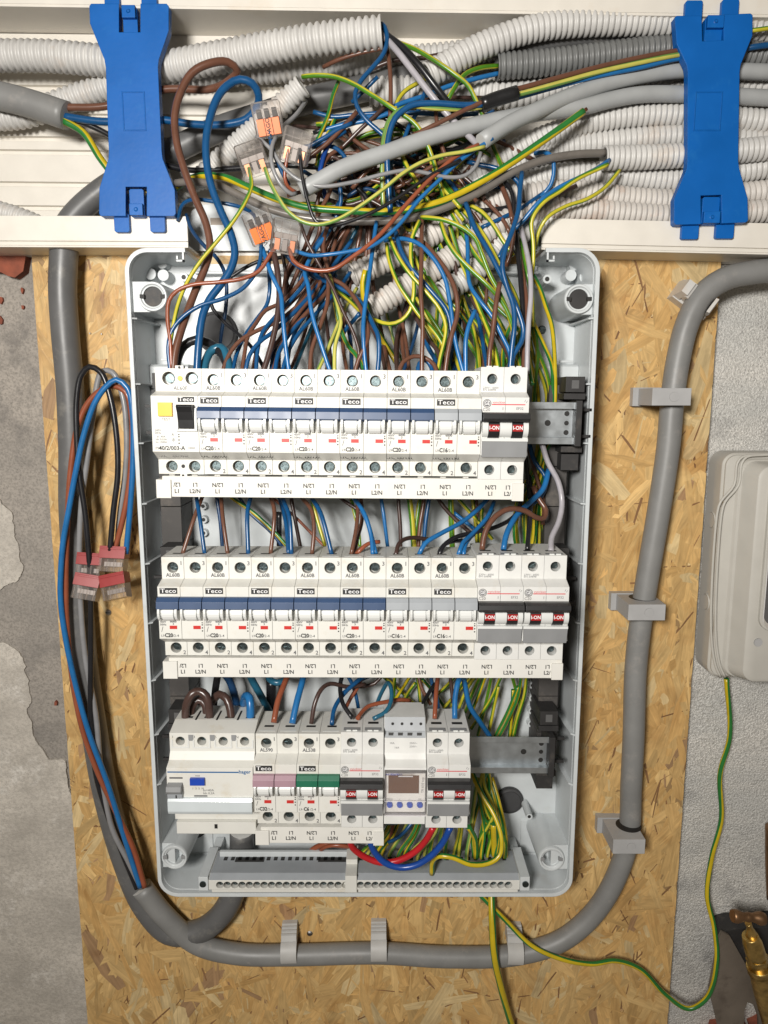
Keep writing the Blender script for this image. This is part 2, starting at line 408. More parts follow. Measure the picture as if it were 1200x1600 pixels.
# ------------------------------------------------------------------ strand board
BX0, BX1 = P(50, 410, 0).x, P(1125, 430, 0).x
BZ0, BZ1 = -0.86, 0.128
def osb_mat(strand):
    m = bpy.data.materials.new('strand_board'); m.use_nodes = True
    nt = m.node_tree; n = nt.nodes; l = nt.links; b = n['Principled BSDF']; b.inputs['Roughness'].default_value = 0.5
    b.inputs['Specular IOR Level'].default_value = 0.4
    if not strand: b.inputs['Base Color'].default_value = (0.30, 0.19, 0.085, 1); return m
    at = n.new('ShaderNodeAttribute'); at.attribute_name = 'tint'
    uv = n.new('ShaderNodeUVMap'); uv.uv_map = 'grain'
    def grain(su, sv, det):
        mp = n.new('ShaderNodeMapping'); mp.inputs['Scale'].default_value = (su, sv, 1); l.new(uv.outputs[0], mp.inputs[0])
        q = n.new('ShaderNodeTexNoise'); q.inputs['Scale'].default_value = 1; q.inputs['Detail'].default_value = det; q.inputs['Distortion'].default_value = 0.6
        l.new(mp.outputs[0], q.inputs['Vector']); return q.outputs['Fac']
    g = grain(28, 420, 5); g2 = grain(60, 130, 3)
    mr = n.new('ShaderNodeMapRange'); mr.inputs['From Min'].default_value = 0.28; mr.inputs['From Max'].default_value = 0.72
    mr.inputs['To Min'].default_value = 0.77; mr.inputs['To Max'].default_value = 1.10; l.new(g, mr.inputs[0])
    mr2 = n.new('ShaderNodeMapRange'); mr2.inputs['From Min'].default_value = 0.3; mr2.inputs['From Max'].default_value = 0.7
    mr2.inputs['To Min'].default_value = 0.86; mr2.inputs['To Max'].default_value = 1.1; l.new(g2, mr2.inputs[0])
    mu = n.new('ShaderNodeMath'); mu.operation = 'MULTIPLY'; l.new(mr.outputs[0], mu.inputs[0]); l.new(mr2.outputs[0], mu.inputs[1])
    mx = n.new('ShaderNodeMix'); mx.data_type = 'RGBA'; mx.blend_type = 'MULTIPLY'; mx.inputs[0].default_value = 1
    l.new(at.outputs['Color'], mx.inputs[6]); l.new(mu.outputs[0], mx.inputs[7]); l.new(mx.outputs[2], b.inputs['Base Color'])
    tc = n.new('ShaderNodeTexCoord'); bl = n.new('ShaderNodeTexNoise'); bl.inputs['Scale'].default_value = 22; bl.inputs['Detail'].default_value = 7; bl.inputs['Distortion'].default_value = 1.2
    l.new(tc.outputs['Object'], bl.inputs['Vector'])
    br_ = n.new('ShaderNodeMapRange'); br_.inputs['From Min'].default_value = 0.52; br_.inputs['From Max'].default_value = 0.74; br_.inputs['To Max'].default_value = 0.55; l.new(bl.outputs['Fac'], br_.inputs[0])
    bm_ = n.new('ShaderNodeMix'); bm_.data_type = 'RGBA'; bm_.blend_type = 'MULTIPLY'; bm_.inputs[7].default_value = (0.66, 0.52, 0.40, 1)
    l.new(br_.outputs[0], bm_.inputs[0]); l.new(mx.outputs[2], bm_.inputs[6]); l.new(bm_.outputs[2], b.inputs['Base Color'])
    bp = n.new('ShaderNodeBump'); bp.inputs['Strength'].default_value = 0.35; bp.inputs['Distance'].default_value = 0.0006
    l.new(g, bp.inputs['Height']); l.new(bp.outputs[0], b.inputs['Normal'])
    return m
board = thing('strand_board', 'large golden strand board panel fixed behind the distribution box', 'board', (0, 0, 0))
b = MB(); b.box(BX0*1000, BX1*1000, 0.2, 12.0, BZ0*1000, BZ1*1000)
link('panel', b.mesh('panel', osb_mat(False)), board)
def strands():
    rnd = random.Random(3)
    vs, fs, cols, uvs = [], [], [], []
    N = 11000
    for i in range(N):
        L = rnd.uniform(0.008, 0.036) * (0.5 + 0.8*rnd.random()); W = rnd.uniform(0.0018, 0.011)
        if rnd.random() < 0.30: W = rnd.uniform(0.0004, 0.0012); L *= 0.7
        cx, cz = rnd.uniform(BX0, BX1), rnd.uniform(BZ0, BZ1)
        a = rnd.gauss(R(82), R(24)) if rnd.random() < 0.72 else rnd.uniform(0, math.pi)
        y = -0.00002 - 0.0007*i/N; tl = rnd.uniform(-0.028, 0.028)
        n = rnd.choice((3, 4, 5)); pts = []
        for k in range(n): pts.append((-L + 2*L*k/(n-1) + rnd.uniform(-.1, .1)*L, W*(0.75 + 0.4*rnd.random()) * (1 if 0 < k < n-1 else rnd.uniform(.25, 1))))
        for k in range(n-1, -1, -1): pts.append((-L + 2*L*k/(n-1) + rnd.uniform(-.1, .1)*L, -W*(0.75 + 0.4*rnd.random()) * (1 if 0 < k < n-1 else rnd.uniform(.25, 1))))
        t = rnd.random(); v = rnd.gauss(1.0, 0.085)
        base = Vector((0.600, 0.405, 0.172)).lerp(Vector((0.545, 0.330, 0.120)), t)
        if rnd.random() < 0.02: base = Vector((0.40, 0.245, 0.125))
        if W < 0.0013 and rnd.random() < .5: base = Vector((0.235, 0.125, 0.055))
        if rnd.random() < 0.10: base = Vector((0.60, 0.45, 0.23))
        base *= max(.6, v)
        o = len(vs); ou, ov = rnd.uniform(0, 9), rnd.uniform(0, 9)
        for p, q in pts:
            x = min(BX1, max(BX0, cx + p*math.cos(a) - q*math.sin(a))); z = min(BZ1, max(BZ0, cz + p*math.sin(a) + q*math.cos(a)))
            vs.append((x, y + tl*q, z)); cols.append((base.x, base.y, base.z, 1)); uvs.append((p+ou, q+ov))
        fs.append(tuple(range(o, len(vs))))
    me = bpy.data.meshes.new('strands'); me.from_pydata(vs, [], fs); me.materials.append(osb_mat(True))
    ca = me.attributes.new('tint', 'FLOAT_COLOR', 'POINT'); ca.data.foreach_set('color', [c for q in cols for c in q])
    ul = me.uv_layers.new(name='grain')
    lv = [0]*len(me.loops); me.loops.foreach_get('vertex_index', lv)
    ul.data.foreach_set('uv', [c for i in lv for c in uvs[i]])
    return me
so = link('strands', strands(), board); so['kind'] = 'stuff'
for px, py, rr in ((169,957,3.2), (141,521,1.0), (159,522,1.0), (484,1459,3.2), (1012,1010,2.0)):
    p = P(px, py, 0.001); b = MB(); b.cyl((0, 0, 0), rr, -1.2, 'y', 12, rr*0.6); b.m = 1; b.box(-rr*.7, rr*.7, -1.35, -0.9, -rr*.15, rr*.15)
    link('board_screw', b.mesh('board_screw', [M['steel'], M['port']]), board, p)

# ------------------------------------------------------------------ cable trunking (open duct above the box)
TD, TB = 39.0, -4.0                                   # front and back of the duct, mm out from the board
trunk = thing('cable_trunking', 'wide open white plastic cable trunking running across above the box', 'trunking')
def strip(a, b_, d0, d1, h0, h1, name):
    """bar along the wall from pixel a to pixel b_ (at depth d1), z offsets h0..h1 mm from that line"""
    A, B = P(*a, d1*0.001)*1000, P(*b_, d1*0.001)*1000
    s = MB(); vs = []
    for p in (A, B):
        for d in (d0, d1):
            for h in (h0, h1): vs.append((p.x, -d, p.z+h))
    s.add(vs, [(0,1,3,2),(4,6,7,5),(0,2,6,4),(1,5,7,3),(2,3,7,6),(0,4,5,1)])
    return link(name, s.mesh(name, M['trunk']), trunk)
# back plate with rolled ridges
def back_plate():
    zt, zb = P(600, 26, TD*.001).z*1000 + 4, P(600, 386, TD*.001).z*1000 - 2
    grooves = sorted([P(60, y, TB*.001).z*1000 for y in (142, 222, 243, 293, 330, 360, 186, 96)], reverse=True)
    prof = [(-TB-0.0, zt)]
    for g in grooves:
        prof += [(-TB, g+2.0), (-TB+3.6, g+1.6), (-TB+3.6, g-1.4), (-TB, g-2.4)]
    prof.append((-TB, zb)); prof += [(-TB+4.5, zb), (-TB+4.5, zt)]
    s = MB(); n = len(prof); x0, x1 = -560, 560; sl = math.tan(R(-0.55))
    vs = [(x0, y, z + x0*sl) for y, z in prof] + [(x1, y, z + x1*sl) for y, z in prof]
    fs = [(i, (i+1) % n, (i+1) % n + n, i+n) for i in range(n)]
    s.add(vs, fs); return s.mesh('back_plate', M['trunk'])
link('back_plate', back_plate(), trunk)
strip((-260, 6), (1460, 31), TB-4, TD, 0, 2.2, 'top_wall')
strip((-260, 6), (1460, 31), TD-2.2, TD+0.4, 2.2, 24, 'top_flange')
strip((-260, 6), (1460, 31), 22, 26, -1.4, 0, 'inner_ridge')
for a, c in (((-260, 385), (294, 387)), ((846, 390), (1480, 404))):
    strip(a, c, TB-4, TD-1.5, 0, 2.0, 'bottom_wall')
    strip(a, c, TD-2.5, TD, 5.2, 25.5, 'lip')
    strip(a, c, TD-3.2, TD-0.9, 1.5, 4.2, 'lip_step')
    strip(a, c, TD-4.5, TD-2.0, 3.8, 5.6, 'lip_groove')

# ------------------------------------------------------------------ blue retaining clips across the trunking
def retaining_clip(label, org, outl, tabs, prongs):
    def cv(u, v, d): return P(org[0]+u/org[2], org[1]+v/org[2], d*.001)*1000
    c = P(org[0]+800/org[2], org[1]+1290/org[2], .041)
    t = thing('retaining_clip', label, 'clip', c, group='blue clips across the trunking')
    C = c*1000
    D0, D1 = TD+1.0, TD+9.0
    pts = [cv(u, v, D1) for u, v in outl]
    s = MB(); n = len(pts); cx = sum(p.x for p in pts)/n; cz = sum(p.z for p in pts)/n
    s.plate([(p.x-C.x, p.z-C.z) for p in pts], -D0-C.y, -D1-C.y)
    link('clip_body', s.mesh('clip_body', M['clip_blue']), t)
    for nm, lst, e0, e1 in (('latch_tab', tabs, D0-1, D1-2.5), ('prong', prongs, D0-0.5, D1-4.5)):
        for q in lst:
            u0, v0, u1, v1 = q[:4]
            a, d_ = cv(u0, v0, e1), cv(u1, v1, e1); s = MB(); k = 1.2
            x0, x1, z0, z1 = a.x-C.x, d_.x-C.x, d_.z-C.z, a.z-C.z
            s.plate([(x0+k,z0),(x1-k,z0),(x1,z0+k),(x1,z1-k),(x1-k,z1),(x0+k,z1),(x0,z1-k),(x0,z0+k)], -e0-C.y, -e1-C.y)
            o = link(nm, s.mesh(nm, M['clip_blue']), t)
            if nm == 'latch_tab' and len(q) > 4:
                s = MB(); s.box(x0+.5, x1-.5, -e1-3.5-C.y, -e1-C.y, (z0 if q[4] < 0 else z1-10)+.4, (z0+10 if q[4] < 0 else z1)-.4)
                link('catch', s.mesh('catch', M['clip_blue']), o)
                s = MB(); s.cyl(((x0+x1)/2, -e1-3.4-C.y, (z0+5 if q[4] < 0 else z1-5)), 2.0, -0.8, 'y', 14, 1.2); link('catch_button', s.mesh('catch_button', M['clip_blue']), o)
    # shallow raised frame in the middle
    a, d_ = cv(tabs[-1][0]-45, 545, D1), cv(tabs[-1][2]+10, 780, D1); s = MB()
    x0, x1, z0, z1 = a.x-C.x, d_.x-C.x, d_.z-C.z, a.z-C.z; yb, yf = -D1-C.y+.1, -D1-C.y-.35
    for r_ in ((x0,x1,z0,z0+1),(x0,x1,z1-1,z1),(x0,x0+1,z0+1,z1-1),(x1-1,x1,z0+1,z1-1)): s.box(r_[0], r_[1], yf, yb, r_[2], r_[3])
    link('raised_frame', s.mesh('raised_frame', M['clip_blue']), t)
retaining_clip('blue plastic retaining clip at the cut end of the grey multicore cable', (0, 0, 3.81),
    [(532,36),(542,22),(708,22),(708,192),(836,192),(836,22),(992,22),(1004,36),(1004,182),(945,355),(940,400),(962,900),(968,945),(1040,1130),(1046,1272),(1034,1286),
     (874,1286),(874,1112),(748,1112),(748,1286),(600,1286),(590,1272),(592,1122),(646,945),(648,900),(630,400),(622,355),(536,140)],
    [(728,40,822,200,1),(768,1125,862,1290,-1)], [(618,-60,712,40),(838,-60,934,40),(676,1270,772,1382),(890,1270,984,1382)])
retaining_clip('blue plastic retaining clip over the horizontal bundle of pale corrugated conduits', (900, 0, 3.81),
    [(588,104),(600,94),(748,94),(752,246),(880,240),(878,86),(1040,80),(1052,92),(1050,212),(980,385),(974,430),(966,960),(972,1005),(1022,1182),(1024,1312),(1012,1324),
     (868,1330),(866,1160),(742,1164),(744,1334),(596,1338),(584,1326),(584,1186),(660,1005),(664,960),(666,430),(660,390),(600,262)],
    [(772,100,866,250,1),(756,1172,848,1336,-1)], [(654,2,750,110),(872,-6,966,104),(634,1310,728,1424),(838,1306,938,1420)])

# ================================================================== distribution box (open, cover removed)
RIM = 62.0
XL = (P(201, 450, .062).x + P(243, 1330, .062).x)*500; XR = (P(942, 450, .062).x + P(889, 1330, .062).x)*500
ZT = P(580, 389, .062).z*1000; ZB = P(580, 1400, .062).z*1000
GL, GR = P(289, 395, .062).x*1000, P(853, 395, .062).x*1000
dbox = thing('distribution_box', 'open light grey plastic distribution box with its cover removed', 'distribution box', mm((XL+XR)/2, 0, ZB))
ox, oz = (XL+XR)/2, ZB
BW, BH = (XR-XL)/2, ZT-ZB
def rloop(inset, rad, n=8):
    """open loop from the right end of the top gap clockwise round to the left end"""
    x, z0, z1 = BW-inset, inset, BH-inset; r = max(1, rad-inset); out = [(GR-ox, z1)]
    for cx, cz, a0 in ((x-r, z1-r, 90), (x-r, z0+r, 0), (-x+r, z0+r, -90), (-x+r, z1-r, -180)):
        for k in range(n+1):
            a = R(a0 - 90*k/n); out.append((cx+r*math.cos(a), cz+r*math.sin(a)))
    out.append((GL-ox, z1)); return out
def shell():
    s = MB()
    secs = [(0.0, 0.0), (0.0, -RIM+2.5), (-0.9, -RIM+2.5), (-0.9, -RIM), (2.6, -RIM), (2.6, -RIM+6), (3.0, -RIM+6), (3.4, -4.0), (3.4, -0.2)]
    loops = [[(x, y, z) for x, z in rloop(i, 18)] for i, y in secs]
    n = len(loops[0]); vs = [p for lp in loops for p in lp]; fs = []
    for a in range(len(secs)-1):
        for i in range(n-1): fs.append((a*n+i, a*n+i+1, (a+1)*n+i+1, (a+1)*n+i))
    for i in (0, n-1): fs.append(tuple(a*n+i for a in range(len(secs))))
    s.add(vs, fs); return s.mesh('side_wall', M['box'], True, ang=35)
link('side_wall', shell(), dbox)
s = MB(); s.plate([(x, z) for x, z in rloop(1.5, 18)], -0.5, -3.6); link('back_panel', s.mesh('back_panel', M['box']), dbox)
# notched ends of the cut top wall
for gx, sg in ((GL-ox, 1), (GR-ox, -1)):
    s = MB()
    for (a, c, z0, z1) in ((0, 7, 0, -1.6), (5.4, 7, -1.6, -9), (0.5, 7, -7.4, -9), (0.5, 2, -7.4, -4.2)):
        s.box(gx-sg*8+sg*min(a, c), gx-sg*8+sg*max(a, c), -RIM+.2, -RIM+2.2, BH-1+z1, BH-1+z0)
    link('notch_hook', s.mesh('notch_hook', M['box']), dbox)
# raised shoulders of the back and a seam strip
for x0, x1 in ((-BW+3.4, -BW+38), (BW-38, BW-3.4)):
    for z0, z1, dd in ((BH*0.735, BH*0.845, 24), (3, 44, 5)):
        s = MB(); s.prism([(3.0, z0), (dd-3, z0), (dd, z0+4), (dd, z1-2), (dd-3, z1), (3.0, z1)], x0, x1); link('shoulder', s.mesh('shoulder', M['box']), dbox)
for px in (376, 388, 720):
    x = P(px, 820, .004).x*1000-ox; s = MB(); s.box(x-.6, x+.6, -5.0, -3.4, 20, BH-60); link('seam_rib', s.mesh('seam_rib', M['box']), dbox)
s = MB(); s.prism([(3.2, BH-12), (16, BH-12), (16, BH-10), (9, BH-8.5), (9, BH-4), (3.2, BH-4)], GL-ox-4, GR-ox+4); link('top_ledge', s.mesh('top_ledge', M['box']), dbox)
# wall ribs
for k, py in enumerate((497, 600, 693, 788, 882, 975, 1065, 1150, 1228)):
    for sg, px in ((-1, 215), (1, 928)):
        z = P(px, py, .062).z*1000-oz; s = MB()
        s.add([(sg*(BW-2.4), -RIM+1, z-.7), (sg*(BW-2.4), -RIM+1, z+.7), (sg*(BW-6.0), -RIM+4, z-.7), (sg*(BW-6.0), -RIM+4, z+.7),
               (sg*(BW-9), -4, z-.7), (sg*(BW-9), -4, z+.7), (sg*(BW-3), -4, z-.7), (sg*(BW-3), -4, z+.7)],
              [(0,2,3,1),(2,4,5,3),(4,6,7,5),(0,6,4,2),(1,3,5,7),(0,1,7,6)])
        link('wall_rib', s.mesh('wall_rib', M['box']), dbox)
# screw towers in the corners
def tower(px, py, low):
    c = P(px, py, .060)*1000; c.x -= ox; c.z -= oz
    ro, ri, n = 12.4, 8.2, 28; s = MB(); sg = -1 if c.x < 0 else 1
    s.cyl((c.x, -3, c.z), ro+1.0, -55, 'y', n, ro, cap=False)
    ang = [2*math.pi*i/n for i in range(n)]
    rings = [(ro, -58), (ro-.6, -60), (ro-2.2, -60), (ri+1.2, -58.6), (ri, -58.4), (ri-.1, -45)]
    vs = [(c.x+r*math.cos(a), y, c.z+r*math.sin(a)) for r, y in rings for a in ang]; fs = []
    for q in range(len(rings)-1):
        for i in range(n): fs.append((q*n+i, q*n+(i+1) % n, (q+1)*n+(i+1) % n, (q+1)*n+i))
    s.add(vs, fs)
    s.m = 1; s.add([(c.x+ri*math.cos(a), -57 if not low else -46, c.z+ri*math.sin(a)) for a in ang], [tuple(range(n))])
    s.m = 0
    s.box(min(c.x, sg*(BW-2.8)), max(c.x, sg*(BW-2.8)), -56.5, -4, c.z-ro, c.z+ro)
    o = link('screw_tower', s.mesh('screw_tower', [M['box'], M['black_dull'] if not low else M['box']], True, ang=40), dbox)
    s = MB(); s.box(c.x-ri-2.4, c.x-ri+1.5, -60.2, -57.2, c.z-1.6, c.z+1.6); s.box(c.x+ri-1.5, c.x+ri+2.4, -60.2, -57.2, c.z-1.6, c.z+1.6)
    link('key_slot', s.mesh('key_slot', M['port'] if not low else M['grey_panel']), o)
for q in ((238, 463, 0), (905, 467, 0), (272, 1340, 1), (862, 1343, 1)): tower(*q)
def boss(px, py, d, r, h, hole, m='box', name='boss'):
    c = P(px, py, d*.001)*1000; s = MB(); s.cyl((c.x-ox, -3, c.z-oz), r*1.12, -(d-3), 'y', 18, r)
    if hole: s.m = 1; s.cyl((c.x-ox, -d-.02, c.z-oz), r*.52, -0.12, 'y', 14)
    link(name, s.mesh(name, [M[m], M['port']], True, ang=40), dbox)
for q in ((235,428,20,5,1,0),(255,430,20,5,1,0),(892,430,20,5,1,0),(914,433,20,5,1,0),(253,412,14,4.5,1,0),(897,415,14,4.5,1,0),
          (287,433,38,3.8,1,1),(855,436,38,3.8,1,1),(827,1276,30,3.2,1,1),(322,1276,30,3.2,1,1),
          (317,791,10,3.4,1,1),(318,812,10,3.4,1,1),(318,833,10,3.4,1,1),(318,768,10,3.4,1,1),
          (832,1071,10,3.6,1,1),(832,1091,10,3.6,1,1),(831,1111,10,3.6,1,1),(830,1131,10,3.6,1,1)): boss(*q)
def grommet(px, py, r):
    c = P(px, py, .010)*1000; s = MB(); s.cyl((c.x-ox, -3, c.z-oz), r, -4, 'y', 36, r); s.cyl((c.x-ox, -7, c.z-oz), r-.6, -1.6, 'y', 36, r-3)
    link('cable_grommet', s.mesh('cable_grommet', M['rubber'], True, ang=40), dbox)
grommet(337, 519, 19); grommet(797, 1254, 14); grommet(300, 1292, 15)
for px, py, nm in ((848, 515, 'x'), (842, 718, 'y'), (520, 700, 'z')):
    c = P(px, py, .006)*1000; s = MB(); s.cyl((c.x-ox, -3.4, c.z-oz), 4, -2.4, 'y', 16, 3); s.box(c.x-ox-2.4, c.x-ox+2.4, -6.0, -5.5, c.z-oz-.5, c.z-oz+.5)
    link('fixing_screw', s.mesh('fixing_screw', M['screw'], True, ang=40), dbox)
# mounting flange above the box
pts = [P(*q, .003)*1000 for q in ((294,392),(294,345),(299,330),(312,321),(330,318),(420,322),(600,330),(840,338),(850,345),(850,392))]
s = MB(); s.plate([(p.x-ox, p.z-oz) for p in pts], -1.0, -3.0)
fl = link('mounting_flange', s.mesh('mounting_flange', M['box']), dbox)
a = P(341, 346, .003)*1000; s = MB(); s.box(a.x-ox-7, a.x-ox+7, -3.25, -2.9, a.z-oz-3, a.z-oz+3); link('flange_slot', s.mesh('flange_slot', M['bracket']), fl)
# embossed slots
for px, py in ((885, 565), (215, 560), (262, 562)):
    a = P(px, py, .024)*1000; s = MB(); s.box(a.x-ox-6, a.x-ox+6, -25.2, -23.5, a.z-oz-1, a.z-oz+1); link('embossed_bar', s.mesh('embossed_bar', M['box']), dbox)

# ------------------------------------------------------------------ rows: module pitch and origin from the terminal screws
TERM = 115.0; RAILD = 71.0
ROWS = []
for (x0, y0, i0), (x1, y1, i1) in (((333, 593.5, 2), (732, 597, 13)), ((270, 887, 0), (726, 888.5, 13)), ((416, 1161, 4), (517, 1161.5, 7))):
    a, c = P(x0, y0, TERM*.001), P(x1, y1, TERM*.001)
    pitch = (c-a).length/(i1-i0); dirv = (c-a).normalized(); ang = math.atan2(dirv.z, dirv.x)
    if len(ROWS) == 2: pitch = 0.01795
    org = a - dirv*(pitch*(i0+0.5)); up = Vector((-dirv.z, 0, dirv.x)); org = org - up*0.0325; org.y = -RAILD*.001
    ROWS.append((org, dirv, up, pitch, ang))
def at_row(row, i, h=0.0, z=0.0):
    o, dv, up, p, a = ROWS[row]; return o + dv*(p*i) + up*(z*.001) + Vector((0, -h*.001, 0))
def row_thing(row, i, name, label, cat, group=None):
    t = thing(name, label, cat, at_row(row, i), (0, -ROWS[row][4], 0), group)
    sc = ROWS[row][3]/0.018; t.scale = (sc, sc, sc); return t
# rails
RN = ('top', 'middle', 'bottom')
for k in range(3):
    o, dv, up, p, ang = ROWS[k]
    xa = (XL+26)*.001; xb = (P(899, 660, .071).x if k == 0 else (XR-24)*.001 if k == 1 else P(858, 1175, .071).x)
    t = thing('mounting_rail', 'galvanised steel mounting rail carrying the %s row of breakers' % RN[k], 'rail', (xa, -RAILD*.001, (o + dv*((xa-o.x)/dv.x)).z), (0, -ang, 0), 'mounting rails in the box')
    L = (xb-xa)*1000; s = MB()
    prof = [(1.0, 17.5), (1.0, 12.0), (-6.0, 12.0), (-6.0, -12.0), (1.0, -12.0), (1.0, -17.5), (0, -17.5), (0, -13.0), (-7.0, -13.0), (-7.0, 13.0), (0, 13.0), (0, 17.5)]
    s.prism(prof, 0, L); link('rail_profile', s.mesh('rail_profile', M['rail'], False), t)
    s = MB()
    for xx, zz, r in ((L-22, 0, 2.6), (L-6, 8, 2.2), (L-6, 0, 2.0), (L-6, -8, 2.2)):
        s.cyl((xx, 6.02, zz), r, -0.25, 'y', 14)
    link('rail_hole', s.mesh('rail_hole', M['port']), t)
    for side, X in ((1, L), (-1, 0)):
        g = 'black rail brackets at the sides of the box'
        bt = thing('rail_bracket', 'black plastic bracket holding the %s end of the %s rail' % ('bare' if side > 0 and k != 1 else 'right' if side > 0 else 'left', RN[k]), 'bracket',
                   (xa + (L*.001 if side > 0 else 0), -RAILD*.001, (o + dv*((xa + (L*.001 if side > 0 else 0) - o.x)/dv.x)).z), (0, -ang, 0), g)
        a_, c_ = (lambda u, v: (min(side*u, side*v), max(side*u, side*v)))(0, 1), None
        def bx(s, u0, u1, h0, h1, z0, z1): s.box(min(side*u0, side*u1), max(side*u0, side*u1), -h1, -h0, z0, z1)
        s = MB(); bx(s, -1, 4, -58, 5, -19, 19); bx(s, 4, 10, -60, -18, -22, 22); link('bracket_plate', s.mesh('bracket_plate', M['black_dull']), bt)
        s = MB(); bx(s, -9, 9, -40, -6, 20, 25); link('bracket_arm', s.mesh('bracket_arm', M['black_dull']), bt)
        s = MB(); bx(s, -9, 9, -40, -8, -25, -20); link('bracket_arm', s.mesh('bracket_arm', M['black_dull']), bt)
        s = MB(); bx(s, -8, 8, -44, -6, 26, 39); s.m = 1; bx(s, -3, 3, -6.2, -5.6, 29, 36); link('end_stop', s.mesh('end_stop', [M['black_dull'], M['sheath_dark']]), bt)
        s = MB(); bx(s, -7, 8, -50, -14, -41, -27); link('end_stop', s.mesh('end_stop', M['black_dull']), bt)
        s = MB(); bx(s, 2, 16, -12, -9, 10, 12.5); bx(s, 2, 16, -12, -9, -12.5, -10); link('pin', s.mesh('pin', M['black_dull']), bt)
# dark side posts between the brackets
for side, xp in ((-1, XL+22), (1, XR-24)):
    pt = thing('side_post', 'dusty dark plastic upright along the %s inner wall of the box' % ('left' if side < 0 else 'right'), 'upright', mm(xp, -4, ROWS[2][0].z*1000-30))
    z = 0
    while z < 360:
        s = MB(); s.box(-9, 9, -38, 0, z+.4, z+35.6); link('post_segment', s.mesh('post_segment', M['post']), pt); z += 36

# ================================================================== devices on the rails
def screw_mesh():
    s = MB(); s.cyl((0, 0, 0), 3.7, -1.1, 'y', 20, 3.5)
    for q in range(4):
        a0 = math.pi/2*q + 0.30; a1 = math.pi/2*(q+1) - 0.30
        pts = [(0.75*math.cos((a0+a1)/2), 0.75*math.sin((a0+a1)/2))] + [(3.1*math.cos(a0+(a1-a0)*i/4), 3.1*math.sin(a0+(a1-a0)*i/4)) for i in range(5)]
        s.plate(pts, -1.0, -1.8)
    return s.mesh('terminal_screw', M['screw'])
def slot_screw_mesh():
    s = MB(); s.cyl((0, 0, 0), 3.4, -1.0, 'y', 20, 3.2)
    for sg in (1, -1):
        pts = [(2.9*math.cos(a), sg*(0.55+2.4*math.sin(a))) for a in [math.pi*i/8 for i in range(9)]]
        s.plate(pts, -0.9, -1.7)
    return s.mesh('terminal_screw', M['screw'])
def add_screw(parent, x, h, z, kind='cross', ang=None, r=1.0):
    me = cached('scr_'+kind, screw_mesh if kind == 'cross' else slot_screw_mesh)
    o = link('terminal_screw', me, parent, mm(x, -h, z), (0, random.uniform(0, 3) if ang is None else ang, 0))
    o.scale = (r, r, r); return o
TECO = [(0, -41), (44, -41), (44, -29.5), (57, -22.5), (57, 20), (44, 23.5), (44, 41), (0, 41)]
def teco_shell(b, x0, x1, holes, hr=4.5):
    b.prism(TECO, x0, x1, skip=(1, 5))
    w = (x1-x0)/len(holes)
    for i, hx in enumerate(holes):
        b.holed(x0+w*i, x0+w*(i+1), 23.5, 41, hx, 32.5, hr, -44, 7)
        b.holed(x0+w*i, x0+w*(i+1), -41, -29.5, hx, -34.5, hr, -44, 7) if True else None
def teco_body(n, w=18.0):
    b = MB()
    for i in range(n): teco_shell(b, w*i+.12, w*(i+1)-.12, [w*i+w/2])
    b.m = 1; b.box(0.6, n*w-0.6, -43, -1, -40.5, 40.5)if False else None
    return b.mesh('breaker_body', [M['module'], M['port']])
def lever_mesh(m):
    b = MB(); b.prism([(56, 12.2), (56, 3.4), (60.5, 2.0), (63.2, 3.6), (62.6, 9.0), (60.0, 12.0)], 0.2, 17.6); return b.mesh('lever', M[m])
def collar_mesh():
    b = MB()
    prof = [(56.5+6.0*math.cos(a), -1.0+6.6*math.sin(a)) for a in [R(-95)+R(190)*i/10 for i in range(11)]]
    b.prism(prof, 4.4, 13.2)
    prof = [(56.5+7.2*math.cos(a), 0.2+7.6*math.sin(a)) for a in [R(-95)+R(190)*i/10 for i in range(11)]]
    b.prism(prof, 1.0, 2.8); b.prism(prof, 14.6, 16.4)
    prof = [(56.5+4.6*math.cos(a), 0.0+6.0*math.sin(a)) for a in [R(-95)+R(190)*i/8 for i in range(9)]]
    b.prism(prof, 2.8, 14.6)
    return b.mesh('lever_collar', M['collar'])
def port_mesh(w=8.0, d=3.2):
    b = MB(); b.box(-w/2, w/2, -d/2, d/2, -0.4, 0.12); return b.mesh('wire_port', M['port'])
def strip_mesh(w=14):
    b = MB(); b.box(-w/2, w/2, -1.0, 1.0, -0.3, 0.15); return b.mesh('label_strip', M['collar'])
